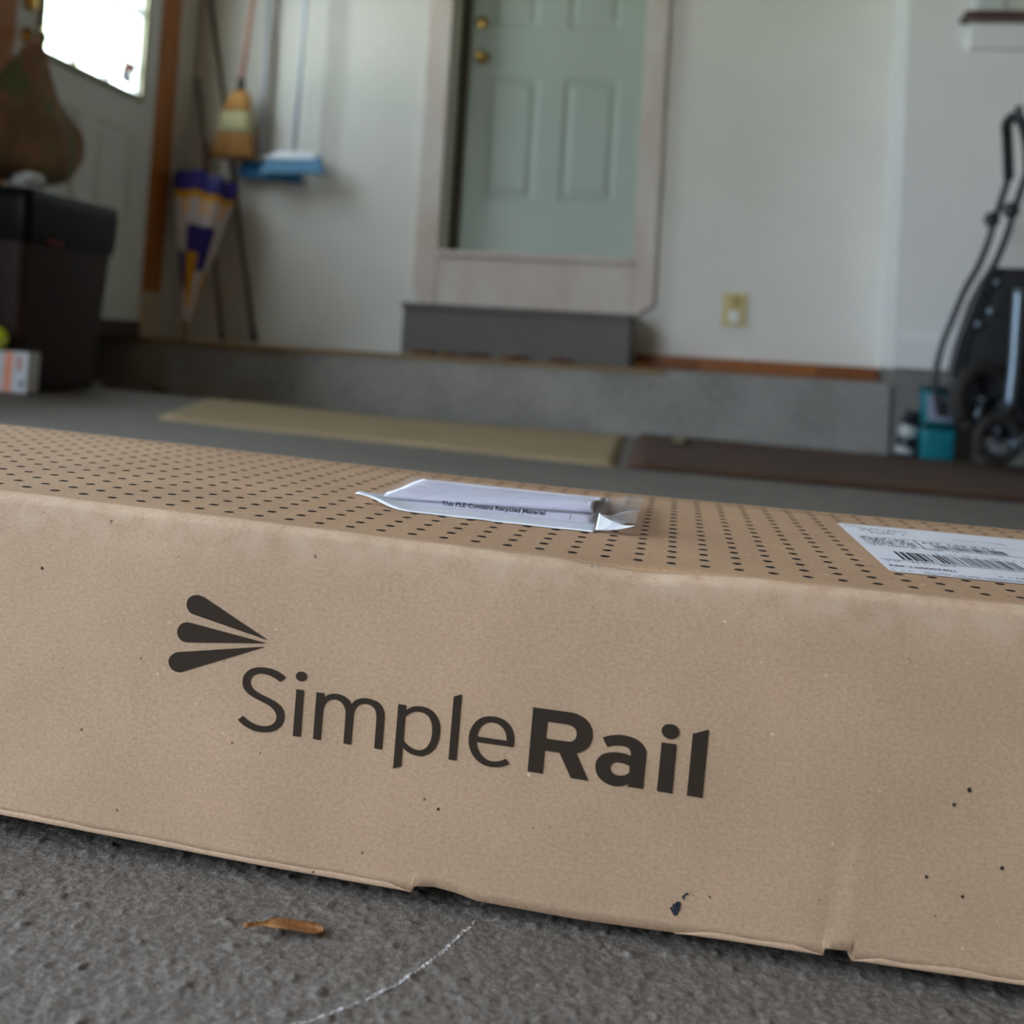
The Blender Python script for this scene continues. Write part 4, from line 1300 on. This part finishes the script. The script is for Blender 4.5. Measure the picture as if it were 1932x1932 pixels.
M_STRAW = mat("broom_straw", lin(202, 152, 88), 0.8, var=(lin(168, 116, 60), 40, 0.3, (1, 1, 0.05)), bump=(160, 0.5))
M_STRAWT = mat("broom_straw_tips", lin(170, 122, 68), 0.85, var=(lin(134, 90, 46), 40, 0.3, (1, 1, 0.05)), bump=(160, 0.5))
M_BAND = mat("broom_binding", lin(188, 184, 140), 0.7, var=(lin(176, 172, 128), 30, 0.3, (1, 1, 6)))
broom = thing("straw_broom", "straw broom with a pale green binding hanging on the white wall", "broom", (-2.084, 4.86, 1.090))
def sweep_section(name, stations, m, parent, y=4.86, n=24):
    """stations: (z, centre x, half width, half depth)"""
    loops = []
    for z, cx, hw, hd in stations:
        loops.append([(cx + hw * math.copysign(abs(math.cos(a)) ** 0.7, math.cos(a)), y + hd * math.copysign(abs(math.sin(a)) ** 0.8, math.sin(a)), z + 0.003 * math.sin(9 * a)) for a in [2 * math.pi * k / n for k in range(n)]])
    return loft(name, loops, m, parent, cap0=True, cap1=True)
sweep_section("straw_shoulder", [(1.411, -2.081, 0.018, 0.016), (1.387, -2.083, 0.042, 0.026), (1.347, -2.087, 0.060, 0.030), (1.300, -2.092, 0.068, 0.032)], M_STRAW, broom)
sweep_section("binding", [(1.306, -2.092, 0.070, 0.034), (1.278, -2.093, 0.073, 0.036), (1.243, -2.094, 0.077, 0.036), (1.211, -2.095, 0.081, 0.036)], M_BAND, broom)
sweep_section("bristles", [(1.214, -2.095, 0.082, 0.034), (1.169, -2.096, 0.093, 0.034), (1.120, -2.097, 0.104, 0.032), (1.098, -2.098, 0.108, 0.030)], M_STRAWT, broom)
lathe("ferrule", [(0.021, 1.402), (0.017, 1.426), (0.013, 1.461)], mat("dark_ferrule", lin(46, 42, 40), 0.4), broom, (-2.082, 4.86, 0), (0.0, 0, 1))
tube("handle", [(-2.083, 4.86, 1.446), (-2.061, 4.875, 1.817), (-2.036, 4.89, 2.262)], 0.0115, mat("pinkish_wood_handle", lin(190, 142, 122), 0.5), broom)

M_BLUE1 = mat("bright_blue_bristle", lin(16, 118, 176), 0.6, var=(lin(10, 96, 156), 60, 0.3, (1, 1, 0.1)), bump=(220, 0.4))
M_BLUE2 = mat("faded_blue_bristle", lin(78, 136, 174), 0.6, var=(lin(66, 120, 158), 60, 0.3, (1, 1, 0.1)), bump=(220, 0.4))
M_BLOCK = mat("broom_block_white", lin(228, 232, 240), 0.45)
M_ALU = mat("pale_handle_paint", lin(205, 214, 224), 0.35)
def angle_broom(label, m, tl, tr, bl, br, zt_l, zt_r, zb_l, zb_r, hx0, hx1, yc, group):
    t = thing("angle_broom", label, "broom", ((bl + br) / 2, yc, zb_l), group)
    v, f = [], []
    n = 14
    for k in range(n + 1):
        u = k / n
        for s in (-1, 1):
            v.append((tl + (tr - tl) * u, yc + s * 0.018, zt_l + (zt_r - zt_l) * u))
            v.append((bl + (br - bl) * u, yc + s * 0.030, zb_l + (zb_r - zb_l) * u + 0.004 * noise.noise(Vector((u * 9, s, 0)))))
    for k in range(n):
        a = k * 4
        f += [(a, a + 4, a + 5, a + 1), (a + 2, a + 3, a + 7, a + 6), (a, a + 2, a + 6, a + 4), (a + 1, a + 5, a + 7, a + 3)]
    f += [(0, 1, 3, 2), (n * 4, n * 4 + 2, n * 4 + 3, n * 4 + 1)]
    pydata("bristles", v, f, m, t)
    loops = [rounded_loop(min(tl, tr) + g, max(tl, tr) - g, yc - 0.020 + g * 0.3, yc + 0.020 - g * 0.3, z, 0.012, 4) for z, g in ((min(zt_l, zt_r) - 0.006, 0.0), (min(zt_l, zt_r) + 0.012, 0.004), (max(zt_l, zt_r) + 0.022, 0.04))]
    loft("block", loops, M_BLOCK, t, cap1=True)
    top = hx1 + (hx1 - hx0) * 0.60
    tube("handle", [(hx0, yc, zt_l + 0.018), (hx1, yc - 0.002, 1.832), (top, yc - 0.006, 2.262)], 0.0105, M_ALU, t)
angle_broom("bright blue bristled broom with a pale handle, left of the faded one", M_BLUE1, -2.07, -1.86, -2.102, -1.80, 1.105, 1.115, 1.030, 1.012, -1.997, -2.017, 4.945, "blue brooms on the back wall")
angle_broom("faded grey-blue bristled broom with a pale handle, right of the bright blue one", M_BLUE2, -1.925, -1.694, -1.965, -1.667, 1.106, 1.118, 1.032, 1.046, -1.818, -1.812, 4.87, "blue brooms on the back wall")

M_POLE = mat("grey_pole", lin(112, 104, 92), 0.6)
def pole(label, a, b):
    t = thing("leaning_pole", label, "pole", b, "poles leaning in the corner")
    a, b = Vector(a), Vector(b)
    tube("shaft", [b + (a - b) * 0.03, a], 0.011, M_POLE, t)
    tube("rubber_tip", [b, b + (a - b) * 0.031], 0.013, mat("rubber_tip", lin(46, 42, 38), 0.7), t)
pole("shorter grey pole leaning in the corner behind the umbrella", (-2.33, 4.94, 1.475), (-2.075, 4.84, 0.286))
pole("taller grey pole leaning in the corner beside the straw broom", (-2.345, 4.984, 2.0), (-1.985, 4.984, 0.288))

# ------------------------------------------------------------------ umbrella standing in the corner
umb = thing("umbrella", "folded blue, gold and white umbrella standing on its tip in the corner", "umbrella", (-2.19, 4.72, 0.276))
U_C = [mat("umbrella_blue", lin(34, 22, 116), 0.6), mat("umbrella_gold", lin(206, 146, 20), 0.6), mat("umbrella_white", lin(206, 196, 200), 0.6), mat("umbrella_gold_print", lin(226, 176, 110), 0.6)]
def canopy():
    rows = [(0.355, 0.016), (0.42, 0.026), (0.50, 0.042), (0.58, 0.060), (0.66, 0.078), (0.72, 0.090), (0.78, 0.102), (0.83, 0.112), (0.868, 0.120), (0.895, 0.126), (0.93, 0.134), (0.958, 0.140), (0.99, 0.143), (1.018, 0.136)]
    n = 64
    v, f, mi = [], [], []
    for z, r in rows:
        t = (z - 0.355) / 0.66
        for k in range(n):
            a = 2 * math.pi * k / n
            pl = 1 + 0.09 * math.cos(8 * a + 0.4) * min(1, t * 2) + 0.05 * noise.noise(Vector((math.cos(a) * 2, math.sin(a) * 2, z * 4)))
            drop = -0.045 * t * t * max(0, math.cos(a - 0.1)) + 0.004 * math.cos(8 * a) * t
            v.append((-2.192 + 0.004 * t + r * pl * math.cos(a), 4.715 + 0.085 * t + 0.62 * r * pl * math.sin(a), z + drop))
    for i in range(len(rows) - 1):
        z = rows[i][0]
        for k in range(n):
            f.append((i * n + k, i * n + (k + 1) % n, (i + 1) * n + (k + 1) % n, (i + 1) * n + k))
            panel = (k + 4) // 8
            lower = {5: [(0.60, 2), (0.50, 0), (0, 2)], 6: [(0.74, 2), (0.64, 0), (0.42, 1), (0, 2)], 7: [(0.74, 2), (0.58, 0), (0, 2)], 1: [(0.70, 2), (0.5, 0), (0, 1)]}.get(panel, [(0.55, 2), (0, 1)])
            if z >= 0.925:
                c = 0
            elif z >= 0.89:
                c = 1
            elif z >= 0.82:
                c = 3 if (k % 8) in (2, 3, 5) and z < 0.88 else 2
            else:
                c = next(q for lim, q in lower if z >= lim)
            mi.append(c)
    o = pydata("canopy", v, f, U_C, umb, True)
    o.data.polygons.foreach_set("material_index", mi)
    return o
canopy()
tube("shaft", [(-2.193, 4.712, 0.30), (-2.19, 4.80, 1.03)], 0.006, mat("umbrella_steel", lin(90, 88, 86), 0.4, metal=0.8), umb)
tube("handle", catmull([(-2.190, 4.800, 1.02), (-2.203, 4.812, 1.09), (-2.212, 4.820, 1.155)], 5), 0.016, mat("umbrella_handle_wood", lin(76, 34, 14), 0.4), umb)
tube("tip", [(-2.193, 4.70, 0.2765), (-2.193, 4.708, 0.36)], [0.006, 0.012], mat("umbrella_tip_wood", lin(120, 74, 30), 0.5), umb)

# ------------------------------------------------------------------ teal tubs and a dark spray can by the right end of the step
M_TEAL = mat("teal_plastic", lin(24, 128, 140), 0.4, var=(lin(18, 116, 130), 8, 0.3, (1, 1, 1)))
M_TEALD = mat("dark_teal_lid", lin(10, 66, 74), 0.4)
M_LABELG = mat("tub_label", lin(146, 150, 172), 0.5)
def tub(label, z0, with_label):
    t = thing("plastic_tub", label, "tub", (0.883, 4.485, z0), "teal tubs stacked by the foundation")
    loft("tub_body", [rounded_loop(0.825 - g, 0.943 + g, 4.44 - g, 4.54 + g, z0 + h, 0.016) for h, g in ((0.0, -0.006), (0.008, -0.003), (0.11, 0.002), (0.118, 0.002))], M_TEAL, t, cap1=True)
    loft("lid", [rounded_loop(0.822, 0.946, 4.437, 4.543, z0 + h, 0.016) for h in (0.1185, 0.137)], M_TEALD, t, cap1=True)
    if with_label:
        box("label_plate", (0.838, 0.934), (4.4345, 4.4375), (z0 + 0.012, z0 + 0.108), M_LABELG, t, bevel=0.001)
        lathe("label_spot", [(0.0001, 0), (0.011, 0), (0.011, 0.001), (0.0001, 0.0012)], M_RINGC, t, (0.886, 4.4343, z0 + 0.060), (0, -1, 0), seg=14)
        tube("label_ring", [(0.886 + 0.019 * math.cos(a), 4.4340, z0 + 0.060 + 0.019 * math.sin(a)) for a in [2 * math.pi * k / 24 for k in range(25)]], 0.006, mat("ring_print", lin(92, 88, 102), 0.5), t, seg=8, flat=0.2)
_tz = floor_z(0.883, 4.485)
M_RINGC = mat("ring_centre", lin(104, 88, 48), 0.5)
tub("plain teal plastic tub at the bottom of the stack by the foundation", _tz + 0.001, False)
tub("teal plastic tub with a pale ring label on top of the plain one", _tz + 0.1395, True)

can = thing("spray_can", "dark navy spray can with white label patches left of the teal tubs", "can", (0.783, 4.52, _tz))
_ax = Vector((0.16, 0.0, 1)).normalized()
_c0 = Vector((0.775, 4.53, floor_z(0.775, 4.53) + 0.006))
def can_part(nm, prof, m):
    return lathe(nm, prof, m, can, _c0, _ax)
can_part("can_body", [(0.0001, 0), (0.032, 0.0), (0.034, 0.004), (0.034, 0.130), (0.026, 0.142), (0.0001, 0.1425)], mat("navy_can", lin(30, 36, 50), 0.35))
can_part("cap", [(0.0001, 0.1428), (0.026, 0.1428), (0.026, 0.172), (0.020, 0.178), (0.0001, 0.178)], mat("can_cap", lin(22, 26, 38), 0.4))
can_part("label_band", [(0.0342, 0.078), (0.0348, 0.079), (0.0348, 0.118), (0.0342, 0.119)], mat("can_label", lin(176, 184, 186), 0.5))
can_part("label_band", [(0.0342, 0.014), (0.0348, 0.015), (0.0348, 0.036), (0.0342, 0.037)], bpy.data.materials["can_label"])

# ------------------------------------------------------------------ folded stroller at the right edge
stroller = thing("folded_stroller", "folded black stroller with a silver tube leaning by the right wall", "stroller", (1.05, 4.15, 0.0))
M_BLKT = mat("black_tube", lin(40, 44, 54), 0.35)
M_BLKF = mat("black_fabric", lin(22, 23, 27), 0.8, var=(lin(30, 31, 36), 12, 0.3, (1, 1, 1)), bump=(120, 0.4))
M_RUB = mat("tyre_rubber", lin(44, 42, 40), 0.8)
M_SILV = mat("silver_tube", lin(120, 136, 152), 0.35, metal=0.6)
for dy in (0.0, 0.26):
    tube("frame_tube", catmull([(1.075, 4.12 + dy, 1.05), (1.035, 4.12 + dy, 0.90), (1.024, 4.12 + dy, 0.858), (1.010, 4.12 + dy, 0.80), (0.978, 4.12 + dy, 0.71), (0.940, 4.12 + dy, 0.634), (0.900, 4.12 + dy, 0.522), (0.869, 4.12 + dy, 0.428), (0.852, 4.12 + dy, 0.335), (0.852, 4.12 + dy, 0.27), (0.875, 4.12 + dy, 0.17)], 5), 0.012, M_BLKT, stroller)
    lathe("hinge", [(0.0001, -0.018), (0.024, -0.018), (0.028, -0.006), (0.028, 0.006), (0.024, 0.018), (0.0001, 0.018)], M_BLKT, stroller, (1.022, 4.12 + dy, 0.892), (0, 1, 0))
tube("handlebar", catmull([(1.075, 4.12, 1.04), (1.068, 4.12, 1.12), (1.055, 4.14, 1.19), (1.046, 4.18, 1.225), (1.044, 4.25, 1.235), (1.046, 4.32, 1.225), (1.060, 4.36, 1.18), (1.075, 4.38, 1.04)], 6), 0.019, M_BLKF, stroller)
tube("brake_lever", catmull([(1.068, 4.11, 1.16), (1.040, 4.10, 1.205), (1.026, 4.10, 1.245)], 5), 0.012, M_BLKT, stroller)
def seat_fabric():
    prof = [(0.70, 1.00, 1.34), (0.66, 0.968, 1.36), (0.58, 0.93, 1.36), (0.50, 0.908, 1.34), (0.42, 0.886, 1.32), (0.34, 0.872, 1.30), (0.26, 0.876, 1.28), (0.18, 0.90, 1.26), (0.13, 0.94, 1.22)]
    loops = []
    for z, xa, xb in prof:
        lp = []
        for k in range(32):
            a = 2 * math.pi * k / 32
            q = 1 + 0.10 * noise.noise(Vector((math.cos(a) * 2.5, math.sin(a) * 2.5, z * 7)))
            lp.append(((xa + xb) / 2 + (xb - xa) / 2 * math.copysign(abs(math.cos(a)) ** 0.6, math.cos(a)), 4.26 + 0.115 * math.copysign(abs(math.sin(a)) ** 0.6, math.sin(a)) * q, z + 0.012 * noise.noise(Vector((a, z * 5, 2)))))
        loops.append(lp)
    return loft("seat_fabric", loops, M_BLKF, stroller, cap1=True)
seat_fabric()
def wheel(cx, cy, cz, R, axis, name="wheel"):
    ax = Vector(axis).normalized()
    a = ax.orthogonal().normalized(); b = ax.cross(a)
    pts = [Vector((cx, cy, cz)) + (a * math.cos(t) + b * math.sin(t)) * R for t in [2 * math.pi * k / 32 for k in range(33)]]
    w = tube(name, pts, R * 0.24, M_RUB, stroller, seg=10)
    inv = w
    rim = tube("rim", [Vector((cx, cy, cz)) + (p - Vector((cx, cy, cz))) * 0.74 for p in pts], R * 0.07, M_BLKT, stroller, seg=8)
    for k in range(3):
        t = 2 * math.pi * k / 3 + 0.5
        d = a * math.cos(t) + b * math.sin(t)
        tube("spoke", [Vector((cx, cy, cz)) + d * R * 0.12, Vector((cx, cy, cz)) + d * R * 0.74], R * 0.08, M_SILV if k == 0 else M_BLKT, stroller, seg=8)
    lathe("hub", [(0.0001, -R * 0.2), (R * 0.16, -R * 0.2), (R * 0.2, 0), (R * 0.16, R * 0.2), (0.0001, R * 0.2)], M_BLKT, stroller, (cx, cy, cz), tuple(ax), seg=14)
wheel(0.952, 4.105, 0.245, 0.105, (0.55, -1, 0.0))
wheel(1.16, 4.05, 0.131, 0.080, (0.3, -1, 0.0))
wheel(0.985, 4.02, 0.119, 0.070, (0.3, -1, 0.0))
tube("silver_strut", catmull([(1.040, 4.05, 0.62), (1.036, 4.05, 0.50), (1.032, 4.05, 0.36), (1.022, 4.05, 0.225)], 4), 0.017, M_SILV, stroller)
tube("silver_strut", catmull([(1.085, 4.05, 0.14), (1.05, 4.04, 0.115), (1.03, 4.03, 0.10)], 4), 0.020, M_SILV, stroller)
tube("axle", [(0.86, 4.10, 0.17), (1.00, 4.06, 0.135), (1.18, 4.06, 0.12)], 0.016, M_BLKT, stroller)
tube("axle", [(0.985, 4.02, 0.12), (0.985, 4.03, 0.18)], 0.016, M_BLKT, stroller)
for _x, _z, _r in ((0.948, 0.60, 0.011), (0.975, 0.545, 0.016), (0.935, 0.50, 0.013), (0.862, 0.30, 0.012), (0.990, 0.645, 0.012)):  # silver discs stand in for highlight blobs on the black stroller
    lathe("highlight_disc", [(0.0001, 0), (_r, 0), (_r * 0.8, _r * 0.4), (0.0001, _r * 0.55)], M_SILV, stroller, (_x, 4.105 if _z < 0.4 else 4.135, _z), (0, -1, 0), seg=12)
